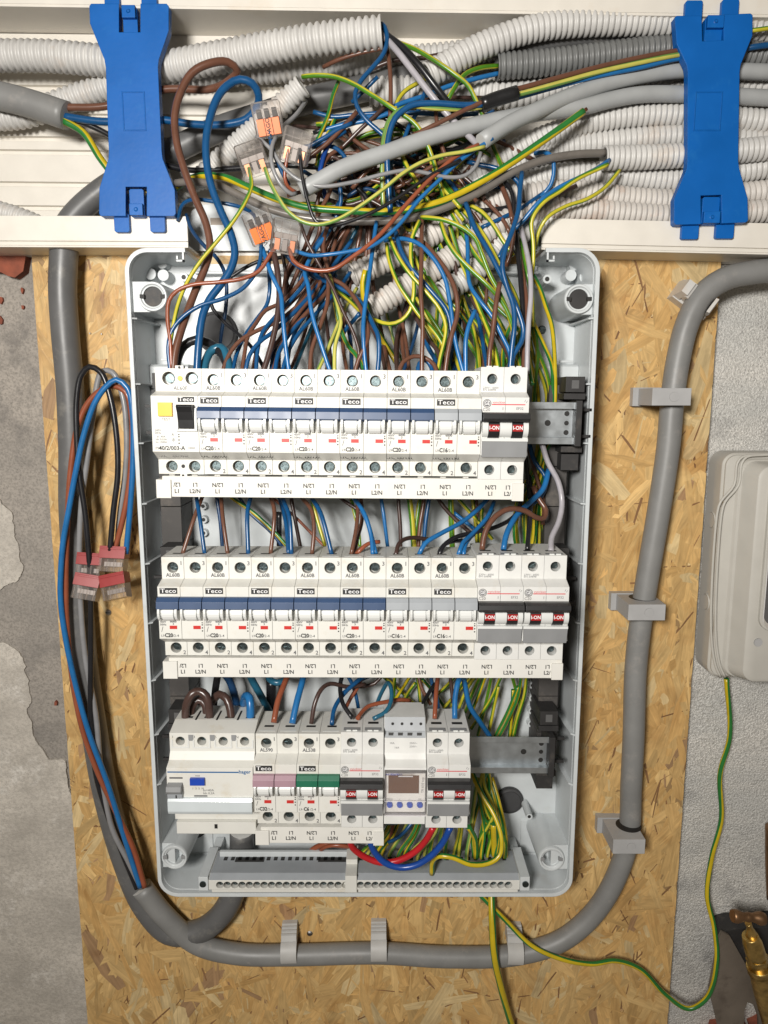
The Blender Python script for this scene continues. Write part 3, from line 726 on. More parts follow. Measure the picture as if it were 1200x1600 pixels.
def breaker(row, i, label, lever, amps, code, top='AL60B', showcode=True):
    t = row_thing(row, i, 'circuit_breaker', label, 'circuit breaker', 'two-pole circuit breakers with printed black name plates')
    link('breaker_body', cached('teco2', lambda: teco_body(2)), t)
    pl = cached('plate', lambda: MB().box(-6.9, 6.9, -0.3, 0.3, -2.35, 2.35).mesh('name_plate', M['ink']))
    p = link('name_plate', pl, t, mm(8.8, -57.1, 16.8))
    text('Teco', 3.5, 'ink_white', p, 0, 0.42, 0, 0.03, sx=1.25)
    text(top, 3.1, 'ink_grey', t, 9.0, 44.12, 26.2, 0.12, sx=.95)
    for m_ in range(2):
        x = 18*m_
        link('lever', cached('lev'+lever, lambda: lever_mesh(lever)), t, mm(x, 0, 0))
        link('lever_collar', cached('collar', collar_mesh), t, mm(x, 0, 0))
        link('trip_flag', cached('flag', lambda: MB().box(-2.9, 2.9, -0.35, 0.2, -1.35, 1.35).mesh('trip_flag', M['red'])), t, mm(x+(11.5 if m_ == 0 else 12.2), -57, -13.0))
        for sgn, z in ((1, 32.5), (-1, -34.5)):
            add_screw(t, x+9, 38.6, z)
        link('wire_port', cached('port', port_mesh), t, mm(x+9.5, -30, 41))
        link('label_strip', cached('strip', strip_mesh), t, mm(x+9.2, -38.5, 41))
        text(('1', '3')[m_], 3.4, 'ink_grey', t, x+15.8, 44.12, 36.0, .08)
        text(('2', '4')[m_], 3.4, 'ink_grey', t, x+15.8, 44.12, -38.6, .08)
    text('L9-', 1.9, 'ink_grey', t, 3.2, 57.15, -20.0, 0.02)
    text(amps, 3.2, 'ink', t, 7.6, 57.15, -19.7, 0.18, sx=.85)
    text('/2-4', 2.2, 'ink_grey', t, 13.2, 57.15, -20.0, 0.02)
    text('400V', 1.7, 'ink_grey', t, 3.4, 57.15, -8.6, 0.04); text('50Hz', 1.7, 'ink_grey', t, 3.4, 57.15, -10.8, 0.04)
    text('6000', 1.9, 'ink_grey', t, 11.5, 57.15, -8.2, 0.10); text('3', 1.6, 'ink_grey', t, 11.5, 57.15, -10.2, 0.08)
    text('/', 4.4, 'ink_grey', t, 2.6, 57.15, -14.8)
    dots = cached('dots', lambda: [MB().box(-.5, .5, -.05, .05, z-.5, z+.5) for z in (0,)][0].box(-.5,.5,-.05,.05,2,3).box(-.5,.5,-.05,.05,-3,-2).box(-.5,.5,-.05,.05,3.8,4.6).mesh('pole_marks', M['ink']))
    link('pole_marks', dots, t, mm(34.4, -57.12, -13.4))
    if showcode: text('-TC ' + code, 3.3, 'ink', t, 10.0, 51.0, -26.3, 0.12, rotx=R(-62), sx=.92)
    return t
BLUE = 'lever_blue'
ords = ('first', 'second', 'third', 'fourth', 'fifth', 'sixth', 'seventh')
for k in range(6):
    lab = 'white breaker with grey levers marked C16 beside the grey-panel breaker in the top row' if k == 5 else \
          'white breaker with blue levers marked C20, %s after the yellow-button safety switch' % ords[k]
    breaker(0, 2+2*k, lab, 'lever_grey' if k == 5 else BLUE, 'C16' if k == 5 else 'C20', '157130' if k == 5 else '157131')
for k in range(7):
    lab = ('white breaker with blue levers marked C20, %s from the left wall in the middle row' % ords[k]) if k < 5 else \
          ('white breaker with grey levers marked C16 next to the blue ones in the middle row' if k == 5 else 'white breaker with grey levers marked C16 touching the grey-panel pair in the middle row')
    breaker(1, 2*k, lab, BLUE if k < 5 else 'lever_grey', 'C20' if k < 5 else 'C16', '157131', showcode=False)
breaker(2, 4, 'white breaker with dusty mauve levers marked C32 in the bottom row', 'lever_mauve', 'C32', '', 'AL590', False)
breaker(2, 6, 'white breaker with dark green levers marked C6 in the bottom row', 'lever_green', 'C6', '', 'AL538', False)

# yellow-button residual current switch at the head of the top row
t = row_thing(0, 0, 'residual_current_switch', 'white residual current switch with yellow test button and black lever', 'safety switch')
def rcd_body():
    b = MB(); b.prism([(h, z) for h, z in TECO], 0.12, 35.88, skip=(1, 5))
    for x0, x1, hx in ((0.12, 18, 10.5), (18, 35.88, 28.5)):
        b.holed(x0, x1, 23.5, 41, hx, 33.5, 5.0, -44, 7); b.holed(x0, x1, -41, -29.5, hx, -35, 4.6, -44, 7)
    b.box(16, 22.5, -44.6, -40, 41, 43.2); b.box(17, 22.5, -44.6, -40, -43.4, -41)
    return b.mesh('switch_body', [M['module']])
link('switch_body', rcd_body(), t)
for x in (10.5, 28.5):
    add_screw(t, x, 38.6, 33.5, 'slot', 0.9 if x < 20 else 0.2, 1.12); add_screw(t, x, 38.6, -35, 'cross')
    link('wire_port', cached('port', port_mesh), t, mm(x, -30, 41))
b = MB().box(-5.4, 5.4, -2.0, .2, -5.2, 5.2); link('test_button', b.mesh('test_button', M['yellow']), t, mm(11.2, -57, 9.8))
text('TEST', 2.2, 'ink_grey', t, 11.2, 57.15, 2.2)
b = MB().box(-6.2, 6.2, -0.3, 0.3, -2.0, 2.0); p = link('name_plate', b.mesh('name_plate', M['ink']), t, mm(27, -57.1, 17.4)); text('Teco', 3.2, 'ink_white', p, 0, .42, 0, .03, sx=1.25)
b = MB(); b.prism([(56, 13.5), (56, -4.5), (60.5, -4.2), (61.5, 2.0), (63.5, 8), (66.0, 12.2), (64.5, 13.6)], -5.8, 5.8); link('lever', b.mesh('lever', M['black']), t, mm(27.2, 0, 0))
b = MB(); b.box(-8, -6.2, -59.5, -56.5, -5.8, 11); b.box(6.2, 8, -59.5, -56.5, -5.8, 11); b.box(-8, 8, -59, -56.5, -6.6, -5); link('lever_frame', b.mesh('lever_frame', M['collar']), t, mm(27.2, 0, 0))
b = MB(); b.cyl((0, 0, 0), 1.9, -.8, 'y', 16); link('indicator_dot', b.mesh('indicator_dot', M['yellow']), t, mm(19.5, -44, 33.4))
b = MB(); b.cyl((0, 0, 0), 1.5, -.2, 'y', 14); link('pin_hole', b.mesh('pin_hole', M['port']), t, mm(19.5, -44, -34.8))
for z in (41.8, -42.2):
    b = MB(); b.cyl((0, 0, 0), 1.0, -.2, 'y', 12); link('pin_hole', b.mesh('pin_hole', M['port']), t, mm(19.3, -44.6, z))
text('AL60F', 3.0, 'ink_grey', t, 19.5, 44.12, 25.8, .05)
text('F9-', 2.2, 'ink_grey', t, 4.2, 57.15, -20.0); text('40/2/003-A', 3.2, 'ink', t, 15.0, 57.15, -19.8, .10)
text('-TC   157910', 3.0, 'ink_grey', t, 14.0, 51.0, -26.3, .05, rotx=R(-62))
for i, s_ in enumerate(('240V', '50Hz')): text(s_, 1.7, 'ink_grey', t, 4.6, 57.15, -6.2-2*i)
for i, s_ in enumerate(('In  40A', 'Idn 0,03A', 'Im 1500A')): text(s_, 1.6, 'ink_grey', t, 7.0, 57.15, -11.0-2.1*i)
text('*', 5, 'ink_grey', t, 16.4, 57.15, -14.6); text('A', 2.2, 'ink_grey', t, 16.0, 57.15, -9.4)
link('pole_marks', CACHE['dots'], t, mm(20.6, -57.12, -13.4)); text('10000', 1.6, 'ink_grey', t, 30, 57.15, -19.6)

# breakers with black linked lever and grey lower panel
GE = [(0, -43), (46, -43), (46, -29), (58, -23), (58, 21), (47, 25), (47, 44), (0, 44)]
def ge_body():
    b = MB()
    for i in range(2):
        x0, x1 = 18*i+.1, 18*(i+1)-.1
        b.prism(GE, x0, x1, skip=(1, 5)); b.holed(x0, x1, 25, 44, 18*i+9, 35, 4.0, -47, 8); b.holed(x0, x1, -43, -29, 18*i+9, -35.5, 4.0, -46, 8)
    return b.mesh('breaker_body', [M['module_cool']])
def ge_breaker(row, i, label, tri=True):
    t = row_thing(row, i, 'circuit_breaker', label, 'circuit breaker', 'two-pole breakers with black linked lever and grey panel')
    link('breaker_body', cached('ge', ge_body), t)
    b = cached('gebar', lambda: MB().prism([(58, 9.6), (58, 2.2), (66, 2.8), (68.5, 5.2), (67.5, 8.6), (64.0, 9.8)], 0.4, 35.4).mesh('linked_lever', M['black']))
    link('linked_lever', b, t)
    def drum():
        s = MB(); prof = [(55+8.2*math.cos(a), -2.0+8.0*math.sin(a)) for a in [R(-80)+R(160)*k/10 for k in range(11)]]; s.prism(prof, 0.5, 35.4); return s.mesh('lever_drum', M['collar'], True, ang=30)
    link('lever_drum', cached('gedrum', drum), t)
    def win():
        s = MB(); prof = [(55+8.6*math.cos(a), -2.0+8.4*math.sin(a)) for a in [R(-78)+R(156)*k/10 for k in range(11)]]; s.prism(prof, -4.3, 4.3); return s.mesh('lever_window', M['black'], True, ang=30)
    for x in (9.2, 27.0):
        w = link('lever_window', cached('gewin', win), t, mm(x, 0, 0))
        s = cached('geflag', lambda: MB().box(-3.9, 3.9, -64.0, -62, -4.4, 0.6).mesh('on_flag', M['red_dark']))
        f = link('on_flag', s, w); text('I-ON', 2.9, 'ink_white', f, 0, 64.15, -1.9, .06, sx=.9)
        for z in (35, -35.5): add_screw(t, x if x < 18 else 27, 39.6 if z > 0 else 38.6, z, 'slot', None, 1.02)
        link('wire_port', cached('gport', lambda: port_mesh(9, 4)), t, mm(x, -29, 44)); link('label_strip', cached('gstrip', lambda: MB().box(-7, 7, -3, 3, -.3, .2).mesh('terminal_shutter', M['grey_panel'])), t, mm(x, -41, 44))
        link('foil_clip', cached('gfoil', lambda: MB().box(-4.6, -.6, -.3, .3, -.7, .7).box(.6, 4.6, -.3, .3, -.7, .7).mesh('foil_clip', M['collar'])), t, mm(x, -44.5, 44.3))
    link('panel_lip', cached('gelip', lambda: MB().box(.3, 35.5, -61, -57, -12.2, -10.0).mesh('panel_lip', M['collar'])), t)
    link('grey_panel', cached('gepan', lambda: MB().prism([(57, -12.4), (57, -24.4), (58.6, -24.4), (61.2, -12.4)], .8, 35.2).mesh('grey_panel', M['grey_panel'])), t)
    def emblem():
        s = MB(); n = 24
        for r0, r1 in ((3.2, 2.7), (2.3, 0.1)):
            vs = [(r*math.cos(2*math.pi*k/n), 0, r*math.sin(2*math.pi*k/n)) for r in (r0, r1) for k in range(n)]; s.add(vs, [(k, (k+1) % n, n+(k+1) % n, n+k) for k in range(n)])
        return s.mesh('round_emblem', M['ink_grey'])
    em = link('round_emblem', cached('gemb', emblem), t, mm(4.0, -58.12, 16.4)); text('GE', 2.8, 'ink_white', em, 0, .06, 0, .06, sx=.8)
    link('red_line', cached('geline', lambda: MB().box(7.6, 33, -.05, .05, -.35, .35).mesh('red_line', M['ink_red'])), t, mm(0, -58.12, 15.6))
    text('vynckier', 2.0, 'ink_red', t, 13.0, 58.15, 17.2, sx=1.05); text('EP32', 2.0, 'ink_grey', t, 29, 58.15, 12.6); text('C20', 2.4, 'ink_grey', t, 3.6, 58.15, 11.6); text('I I', 2.4, 'ink_grey', t, 17, 58.15, 12.4)
    text('I I', 2.0, 'ink_grey', t, 33.4, 58.15, 18.0, roty=.5)
    text('230V~ 6000', 1.6, 'ink_grey', t, 8, 47.12, 28.2, sx=1.1); text('EN 60898', 1.5, 'ink_grey', t, 7, 47.12, 26.6, sx=1.2)
    return t
ge_breaker(0, 14, 'white breaker with black lever and grey panel beside the bare rail, top row')
ge_breaker(1, 14, 'white breaker with black lever and grey panel touching the C16 breaker, middle row')
ge_breaker(1, 16, 'white breaker with black lever and grey panel at the wall end of the middle row')
ge_breaker(2, 8, 'white breaker with black lever and grey panel between green breaker and time switch')
ge_breaker(2, 12, 'white breaker with black lever and grey panel between time switch and bare rail')

# wide four-pole residual current switch, bottom row
t = row_thing(2, 0, 'residual_current_switch', 'wide four-pole white switch with blue test button and clear label cover', 'safety switch')
HG = [(0, -40), (40, -40), (40, -26), (50, -26), (50, -24), (58, -22), (58, 17), (50, 20), (46, 26), (46, 42), (28, 46), (0, 46)]
b = MB(); b.prism(HG, .3, 71.7, skip=(8,))
for i in range(4): b.holed(18*i+(.3 if i == 0 else 0), 18*(i+1)-(.3 if i == 3 else 0), 26, 42, 18*i+9.2, 35, 3.9, -46, 9)
link('switch_body', b.mesh('switch_body', M['module']), t)
for i in range(4):
    add_screw(t, 18*i+9.2, 37.6, 35, 'cross', None, .9)
    link('wire_port', cached('port', port_mesh), t, mm(18*i+10.5, -24, 46))
    b = MB().box(-7.4, 7.4, -.6, .2, -.6, .6).box(-7.4, -6.2, -.6, .2, 0, 7).box(6.2, 7.4, -.6, .2, 0, 7)
    link('terminal_guard', cached('guard', lambda: b.mesh('terminal_guard', M['collar'])), t, mm(18*i+9.2, -46, 29.4))
    if i < 3:
        b = MB().box(-2, 2, -.4, .4, -2.6, 2.6); link('terminal_slot', cached('tslot', lambda: b.mesh('terminal_slot', M['grey_panel'])), t, mm(18*i+18.2, -46, 38))
        b = MB().box(-.8, .8, -9, 9, -.3, .2); link('top_groove', cached('tgro', lambda: b.mesh('top_groove', M['port'])), t, mm(18*i+18.2, -20, 46))
    text(('1', '3', '5', 'N')[i], 2.4, 'ink_grey', t, 18*i+3.0, 46.12, 38.6)
b = MB().box(1, 60, -.08, .1, -.55, .55); link('blue_line', b.mesh('blue_line', M['ink_blue']), t, mm(0, -58, 13.6)); text('hager', 3.2, 'ink_blue', t, 65, 58.15, 14.0, .08)
b = MB().box(-6, 6, -2.6, .2, -3, 3); link('test_button', b.mesh('test_button', M['knob_blue']), t, mm(26, -58, 6.0))
b = MB().box(-5.5, 5.5, -.1, .2, -.7, .7); link('status_bar', b.mesh('status_bar', M['ink_grey']), t, mm(8, -58, 8.4))
b = MB(); b.prism([(57, 4.5), (57, -3), (63, -3.4), (65, -.5), (64, 3.4)], 1.2, 13.4); link('lever', b.mesh('lever', M['grey_panel']), t)
b = MB(); b.prism([(57, -3.4), (57, -8.4), (61, -8.4), (61.6, -3.6)], 1.2, 13.4); b.m = 1; b.box(8, 9, -61.6, -60.8, -8, -5); link('lever_base', b.mesh('lever_base', [M['lever_grey'], M['port']]), t)
b = MB(); b.prism([(57, -8.6), (57, -22.4), (60, -22.6), (61.2, -20), (61.2, -11), (60, -8.8)], 1.0, 71); link('label_cover', b.mesh('label_cover', M['rcd_cover']), t)
b = MB().box(-5.5, 5.5, -.1, .2, -.6, .6); link('status_bar', b.mesh('status_bar', M['ink_grey']), t, mm(28, -58, -7.6))
text('In=40A', 2.2, 'ink_grey', t, 30, 58.15, -2.5, align='LEFT'); text('Idn 0,3A', 2.0, 'ink_grey', t, 30, 58.15, -5.2, align='LEFT'); text('test', 1.8, 'ink_grey', t, 26, 58.15, 10.6); text('1  3  5  N', 1.8, 'ink_grey', t, 21, 58.15, -1.0, align='LEFT')
b = MB(); b.box(2.5, 70.5, -44, -2, -51, -40.2); b.m = 1; b.box(35, 37.6, -44.2, -43, -46, -42); link('terminal_cover', b.mesh('terminal_cover', [M['module'], M['port']]), t)

# time switch
t = row_thing(2, 10, 'time_switch', 'small clear-lidded time switch with brown display and four blue buttons', 'time switch')
b = MB(); b.prism([(0, -41), (44, -41), (44, -24), (56, -24), (56, 17), (47, 20), (44, 24), (44, 38), (38, 41), (30, 50), (0, 50)], .4, 35.6); link('switch_body', b.mesh('switch_body', [M['timer_white']]), t)
b = MB(); b.prism([(30.5, 50.2), (38.6, 41.2), (38.2, 40.8), (30, 49.9)], .8, 35.2); b.prism([(44.3, 38), (38.4, 41.2), (38, 40.6), (43.8, 37.6)], .8, 35.2); link('terminal_top', b.mesh('terminal_top', M['timer_grey']), t)
for i in range(4):
    b = MB().box(-2.0, 2.0, -.3, .3, -1.4, 1.4); link('terminal_slot', cached('tms', lambda: b.mesh('terminal_slot', M['port'])), t, mm(6+8*i, -41.6, 39.8), (R(-28), 0, 0))
    b = MB(); b.cyl((0, 0, 0), 1.2, -.5, 'y', 12); link('terminal_hole', cached('tmh', lambda: b.mesh('terminal_hole', M['port'])), t, mm(7.5+8*i, -34.6, 45.8), (R(-42), 0, 0))
    b = MB(); b.cyl((0, 0, 0), 2.6, -2.0, 'y', 18, 2.3); link('push_button', cached('tmb', lambda: b.mesh('push_button', M['knob_blue'], True, ang=40)), t, mm(5.2+8.4*i, -56, -15.4))
    text(('MENU', '+', '-', 'OK')[i], 1.4, 'ink_grey', t, 5.2+8.4*i, 56.12, -10.8)
b = MB().box(4, 29.5, -.2, .2, -7.5, 8.5); link('display', b.mesh('display', M['screen']), t, mm(0, -56.2, 2.2))
text('theben', 3.6, 'ink_violet', t, 8.6, 56.5, 12.4, .12); text('TR 610 top', 2.2, 'ink_grey', t, 32.6, 56.15, 2, roty=R(-90))
text('10A', 1.8, 'ink_grey', t, 7, 44.12, 33); text('16A', 1.8, 'ink_grey', t, 11, 44.12, 29); text('250V~', 1.8, 'ink_grey', t, 25, 44.12, 33); text('230V~', 1.8, 'ink_grey', t, 25, 44.12, 30)
for z in (27, 29, 31, 33): pass
b = MB(); x0, x1, z0, z1 = .8, 35.2, -23, 15.5
b.box(x0, x1, -61.4, -60.6, z0, z1); b.box(x0, x0+.8, -60.6, -56.2, z0, z1); b.box(x1-.8, x1, -60.6, -56.2, z0, z1); b.box(x0+.8, x1-.8, -60.6, -56.2, z0, z0+.8); b.box(x0+.8, x1-.8, -60.6, -56.2, z1-.8, z1); b.box(x0, x1, -62.0, -61.4, -9.6, -8.8)
b.box(12, 24, -63, -61.4, z1-2.5, z1-.4); link('clear_lid', b.mesh('clear_lid', M['clear_lid']), t)

# comb busbars below the rows
def busbar(row, i0, i1, label, z0, z1):
    t = row_thing(row, i0, 'comb_busbar', label, 'busbar', 'white comb busbars under the breaker rows'); L = 18*(i1-i0)
    b = MB(); b.box(3, L, -45.5, -36, z0, z1); b.box(3, L-2, -36, -30, z0+2, z1-2); link('busbar_body', b.mesh('busbar_body', M['busbar']), t)
    b = MB()
    for i in range(i1-i0): b.box(18*i+7, 18*i+11.5, -40, -38.6, z1-.1, -40)
    link('comb_teeth', b.mesh('comb_teeth', M['busbar']), t)
    b = MB(); b.box(-1.5, 10, -47.2, -34, z0-.9, z1-2.6); link('end_cap', b.mesh('end_cap', M['busbar']), t)
    b = MB(); b.box(L-8.5, L+.5, -47.2, -34, z0-.9, z1-3.4); link('end_cap', b.mesh('end_cap', M['busbar']), t)
    zc = z0+6.9
    for i in range(i1-i0):
        x = 18*i + 10.6 + (2.2 if i == 0 else 0); up, dn = ('L2/N', 'L1') if i % 2 == 0 else ('L1', 'L2/N')
        last = i == i1-i0-1; first = i == 0
        if last: x -= 4.6; up, dn = ('L1', 'L2/')
        if first: x += 1.6; up = 'L2/'
        text(up, 3.3, 'ink', t, x, 45.62, zc+2.9, .11, True, sx=.95); text(dn, 3.3, 'ink', t, x, 45.62, zc-2.5, .11, sx=.95)
busbar(0, 0, 16, 'long white printed comb busbar clipped under the top row of breakers', -59.0, -42.6)
busbar(1, 0, 18, 'longest white printed comb busbar clipped under the middle row of breakers', -59.0, -42.6)
busbar(2, 4, 10, 'short white printed comb busbar under the bottom row of breakers', -58.4, -43.6)

# ------------------------------------------------------------------ earth terminal bar along the bottom of the box
A, B = P(326, 1383, .074), P(812, 1383, .074)
tb = thing('earth_terminal_bar', 'long pale grey earth terminal bar with a row of round screw holes', 'terminal bar', (A.x, -.074, A.z))
L = (B.x-A.x)*1000; NH = 40; pit = (L-14)/NH
H = [(0, -3.5), (1.2, -3.5), (1.2, 3.5), (0, 11.0), (-18, 11.0), (-18, -8), (-4, -8)]
xs = [7 + pit*i for i in range(NH+1)]
b = MB()
b.prism([(0, -4.6), (0, 4.6), (-6, 8.0), (-40, 8.0), (-40, -6), (-6, -6)], 0, L, skip=(0,))
b.add([(0, 0, -4.6), (xs[0], 0, -4.6), (xs[0], 0, 4.6), (0, 0, 4.6)], [(0, 1, 2, 3)]); b.add([(xs[-1], 0, -4.6), (L, 0, -4.6), (L, 0, 4.6), (xs[-1], 0, 4.6)], [(0, 1, 2, 3)])
for i in range(NH): b.holed(xs[i], xs[i+1], -4.6, 4.6, (xs[i]+xs[i+1])/2, 0.0, 3.55, 0, 6, 14)
link('bar_body', b.mesh('bar_body', M['saddle_pale'] if False else M['module']), tb)
b = MB(); b.prism([(-.4, 4.75), (-6, 8.12), (-6, 8.3), (-.2, 4.95)], .5, L-.5); b.prism([(-6.1, 8.1), (-39, 8.1), (-39, 8.3), (-6.1, 8.3)], .5, L-.5); link('sloped_top', b.mesh('sloped_top', M['lever_grey']), tb)
b = MB(); b.box(2, L-1, 3.0, 36, -9.6, -6.2); link('lower_step', b.mesh('lower_step', M['module']), tb)
gap = P(548, 1365, .074).x*1000 - A.x*1000
b = MB(); b.box(gap-5, gap+5.6, -1.6, 30, -6.5, 10.5); b.box(gap-5, gap+5.6, 16, 38, 8, 15); link('middle_clamp', b.mesh('middle_clamp', M['module']), tb)
def scr():
    s = MB(); s.cyl((0, 0, 0), 3.0, -.8, 'y', 12, 2.8); s.m = 1; s.box(-2.6, 2.6, -.95, -.5, -.35, .35); return s.mesh('clamp_screw', [M['screw'], M['port']])
for i in range(NH):
    x = (xs[i]+xs[i+1])/2
    if abs(x-gap) < 6: continue
    link('clamp_screw', cached('cscr', scr), tb, mm(x, 4.9, 0), (0, random.uniform(0, 3), 0))
    link('wire_hole', cached('wh', lambda: MB().box(-1.8, 1.8, -2.6, 2.6, -.4, .15).mesh('wire_hole', M['port'])), tb, mm(x, 27, 8.35))
b = MB(); b.box(4, gap-5, 30.0, 33.5, 8.2, 13.4); link('clear_strip', b.mesh('clear_strip', M['box']), tb)
for x0 in (20, 100, 145, 168):
    if x0+32 < gap: b = MB(); b.box(x0, x0+(28 if x0 < 160 else 14), 22, 29, 7.6, 8.5); link('bar_slot', b.mesh('bar_slot', M['port']), tb)
for x, sg in ((0, -1), (L, 1)):
    b = MB(); b.box(min(x+sg*.2, x+sg*9), max(x+sg*.2, x+sg*9), -1, 44, -5, 9); b.box(min(x, x+sg*8), max(x, x+sg*8), 30, 68, -4, 4); link('end_bracket', b.mesh('end_bracket', M['box']), tb)
    b = MB(); b.cyl((x+sg*5, -1.0, 2), 3.0, -1.2, 'y', 14); link('bracket_screw', b.mesh('bracket_screw', M['screw']), tb)

# ================================================================== corrugated conduits, sheathed cables
def conduit(label, pts, d, R_, m='conduit', period=5.2, ends=(0, 0), name='corrugated_conduit', group='corrugated conduits in the trunking'):
    base = px_path(pts, d); path0 = spline(base, 0.0012)
    # resample evenly
    cum = [0.0]
    for i in range(1, len(path0)): cum.append(cum[-1] + (path0[i]-path0[i-1]).length)
    Ln = cum[-1]; K = 6; st = period*.001/K; n = int(Ln/st); path = []; j = 0
    for i in range(n+1):
        t = i*st
        while j < len(cum)-2 and cum[j+1] < t: j += 1
        f = (t-cum[j])/max(1e-9, cum[j+1]-cum[j]); path.append(path0[j].lerp(path0[j+1], f))
    prof = (1.0, 1.0, 0.965, 0.82, 0.82, 0.965)
    rad = [R_*.001*prof[i % K] for i in range(n+1)]
    me = None
    T, fr = frames(path); sides = 18; vs = []; fs = []; mi = []
    def ring(p, u, w, r): vs.extend([p + (u*math.cos(2*math.pi*k/sides) + w*math.sin(2*math.pi*k/sides))*r for k in range(sides)])
    seq = []
    if ends[0]: seq += [(path[min(n, 60)], fr[min(n, 60)], R_*.00066, 1), (path[0], fr[0], R_*.00078, 0)]
    else: seq += [(path[0], fr[0], 0.0005, 0)]
    seq += [(path[i], fr[i], rad[i], 0) for i in range(n+1)]
    if ends[1]: seq += [(path[n], fr[n], R_*.00078, 0), (path[max(0, n-60)], fr[max(0, n-60)], R_*.00066, 1)]
    else: seq += [(path[n], fr[n], 0.0005, 0)]
    for p, (u, w), r, _ in seq: ring(p, u, w, r)
    for i in range(len(seq)-1):
        for k in range(sides): j2 = (k+1) % sides; fs.append((i*sides+k, i*sides+j2, (i+1)*sides+j2, (i+1)*sides+k))
    me = bpy.data.meshes.new(name); me.from_pydata(vs, [], fs); me.materials.append(M[m])
    me.polygons.foreach_set('use_smooth', [True]*len(fs)); me.update()
    o = link(name, me); tag(o, label, 'conduit', group); return o
conduit('pale corrugated conduit with an open end spilling blue and grey wires over the trunking', '-330,84 -60,86 -20,87 80,88 160,95 255,104 330,92 420,75 500,62 597,51', (20, 22, 24, 25, 25, 25, 34, 42, 47, 50), 12.6, ends=(0, 1), period=5.6)
conduit('pale corrugated conduit crossing behind the large open-ended one and the grey multicore', '-330,190 -60,186 -20,185 40,180 100,158 165,138 250,124 350,115 450,108 560,98 640,92 720,84 800,66', (16, 12, 10, 9), 10.5, period=5.2)
conduit('short slanted corrugated conduit whose open end feeds a yellow-green wire', '318,275 350,245 400,200 440,165 474,133', (24, 40, 52), 9.3, ends=(0, 1), period=4.8)
conduit('stub of thin corrugated conduit dipping behind the lower left trunking lip', '-330,300 -40,322 -10,328 25,338 60,352 90,370', (14, 12), 9.0, period=4.6)
conduit('small corrugated conduit stub under the thick yellow-green wire beside the blue clip', '255,335 275,312 300,290 325,282', (12, 18), 6.5, period=4.0)
conduit('white corrugated conduit arching along the upper trunking wall with a cut end', '668,118 700,100 740,78 800,54 850,42 900,37 970,35 1050,36 1120,40 1200,46 1260,50 1480,50', (42, 38, 30, 24, 22), 10.6, ends=(1, 0), period=5.0)
conduit('dark grey corrugated conduit with yellow-green and blue wires leaving its end', '776,104 850,98 920,90 1000,80 1060,76 1130,80 1200,88 1260,90 1480,90', (30, 24, 22), 10.6, 'conduit_dark', ends=(1, 0), period=4.6)
conduit('wide pale corrugated conduit lying deepest behind the taped wires', '577,143 650,141 730,143 800,147 860,140 930,130 1060,124 1200,134 1260,136 1480,136', (14, 10, 9), 12.0, ends=(1, 0), period=5.4)
conduit('pale corrugated conduit directly below the pair of smooth grey cables', '690,300 750,262 800,238 850,215 917,192 980,182 1065,180 1200,190 1260,192 1480,192', (30, 26, 22, 22), 9.8, period=4.9)
conduit('pale corrugated conduit just above the open-ended one that feeds thin wires', '690,335 740,290 800,257 875,232 950,222 1065,213 1200,222 1260,224 1480,224', (30, 20, 18, 18), 9.8, period=4.9)
conduit('open-ended pale corrugated conduit feeding blue and yellow-green wires near the right clip', '943,247 1000,246 1065,243 1130,238 1200,232 1260,228 1480,228', (36, 30, 28), 10.0, ends=(1, 0), period=4.6)
conduit('pale corrugated conduit right below the open-ended one near the right clip', '700,365 760,312 820,286 880,273 960,275 1065,281 1200,262 1260,258 1480,258', (28, 18, 16), 10.0, period=4.8)
conduit('dust-stained corrugated conduit, second above the right trunking lip', '551,430 600,408 650,380 700,352 760,322 830,304 900,300 960,308 1050,315 1200,300 1260,298 1480,298', (56, 44, 30, 24, 18, 18), 10.2, 'conduit_dirty', ends=(1, 0), period=4.8)
conduit('dusty corrugated conduit resting on the right trunking lip, cut end in the box', '580,482 620,457 660,432 700,405 750,370 800,342 860,328 930,330 1050,338 1200,330 1260,330 1480,330', (60, 50, 36, 24, 16), 10.2, 'conduit_dirty', ends=(1, 0), period=4.8)
conduit('short corrugated conduit ending in the box behind the yellow-green bundle', '690,458 720,440 750,415 780,385 830,355 880,345 1000,352 1150,360', (54, 44, 30, 12), 10.0, ends=(1, 0), period=4.8)
conduit('corrugated conduit stub visible between blue and brown wires above the flange', '640,372 680,352 720,330 780,312 840,318', (30, 22), 9.0, period=4.6)
conduit('thin white conduit stub poking from the wires low in the tangle', '562,500 548,482 535,466', (60, 54), 4.2, ends=(1, 0), period=4.0)

def cable(name, label, pts, d, r, m, cat='cable', group=None, step=.006, sides=20, capmat=None, org=None):
    path = spline(px_path(pts, d, org), step)
    me = tube_mesh(name, path, r*.001, [M[m], M[capmat or m]], sides, None, None, 1)
    o = link(name, me); tag(o, label, cat, group); return o
cable('sheathed_cable', 'thick grey multicore cable with brown, blue and striped cores fanning from its cut end', '-330,96 -80,133 -20,146 40,160 105,181', (30, 34), 11.3, 'sheath', capmat='cut')
cable('sheathed_cable', 'thick dark grey cable slanting behind the loops inside the trunking', '92,372 118,335 160,298 210,268 270,236 340,203 420,177 480,157 560,140 640,118', (14, 12, 12, 10), 10.6, 'sheath_dark')
cable('sheathed_cable', 'thick dark grey cable hanging down the board left of the box', '101,376 98,450 102,520 109,600 113,700 113,790 118,880 126,960 134,1050 146,1130 163,1230 192,1335 226,1415 265,1456 308,1456 343,1432 366,1392 377,1330 378,1296',
      (20, 20, 18, 16, 16, 16, 14, 14, 14, 24), 12.0, 'sheath_dark', capmat='cut')
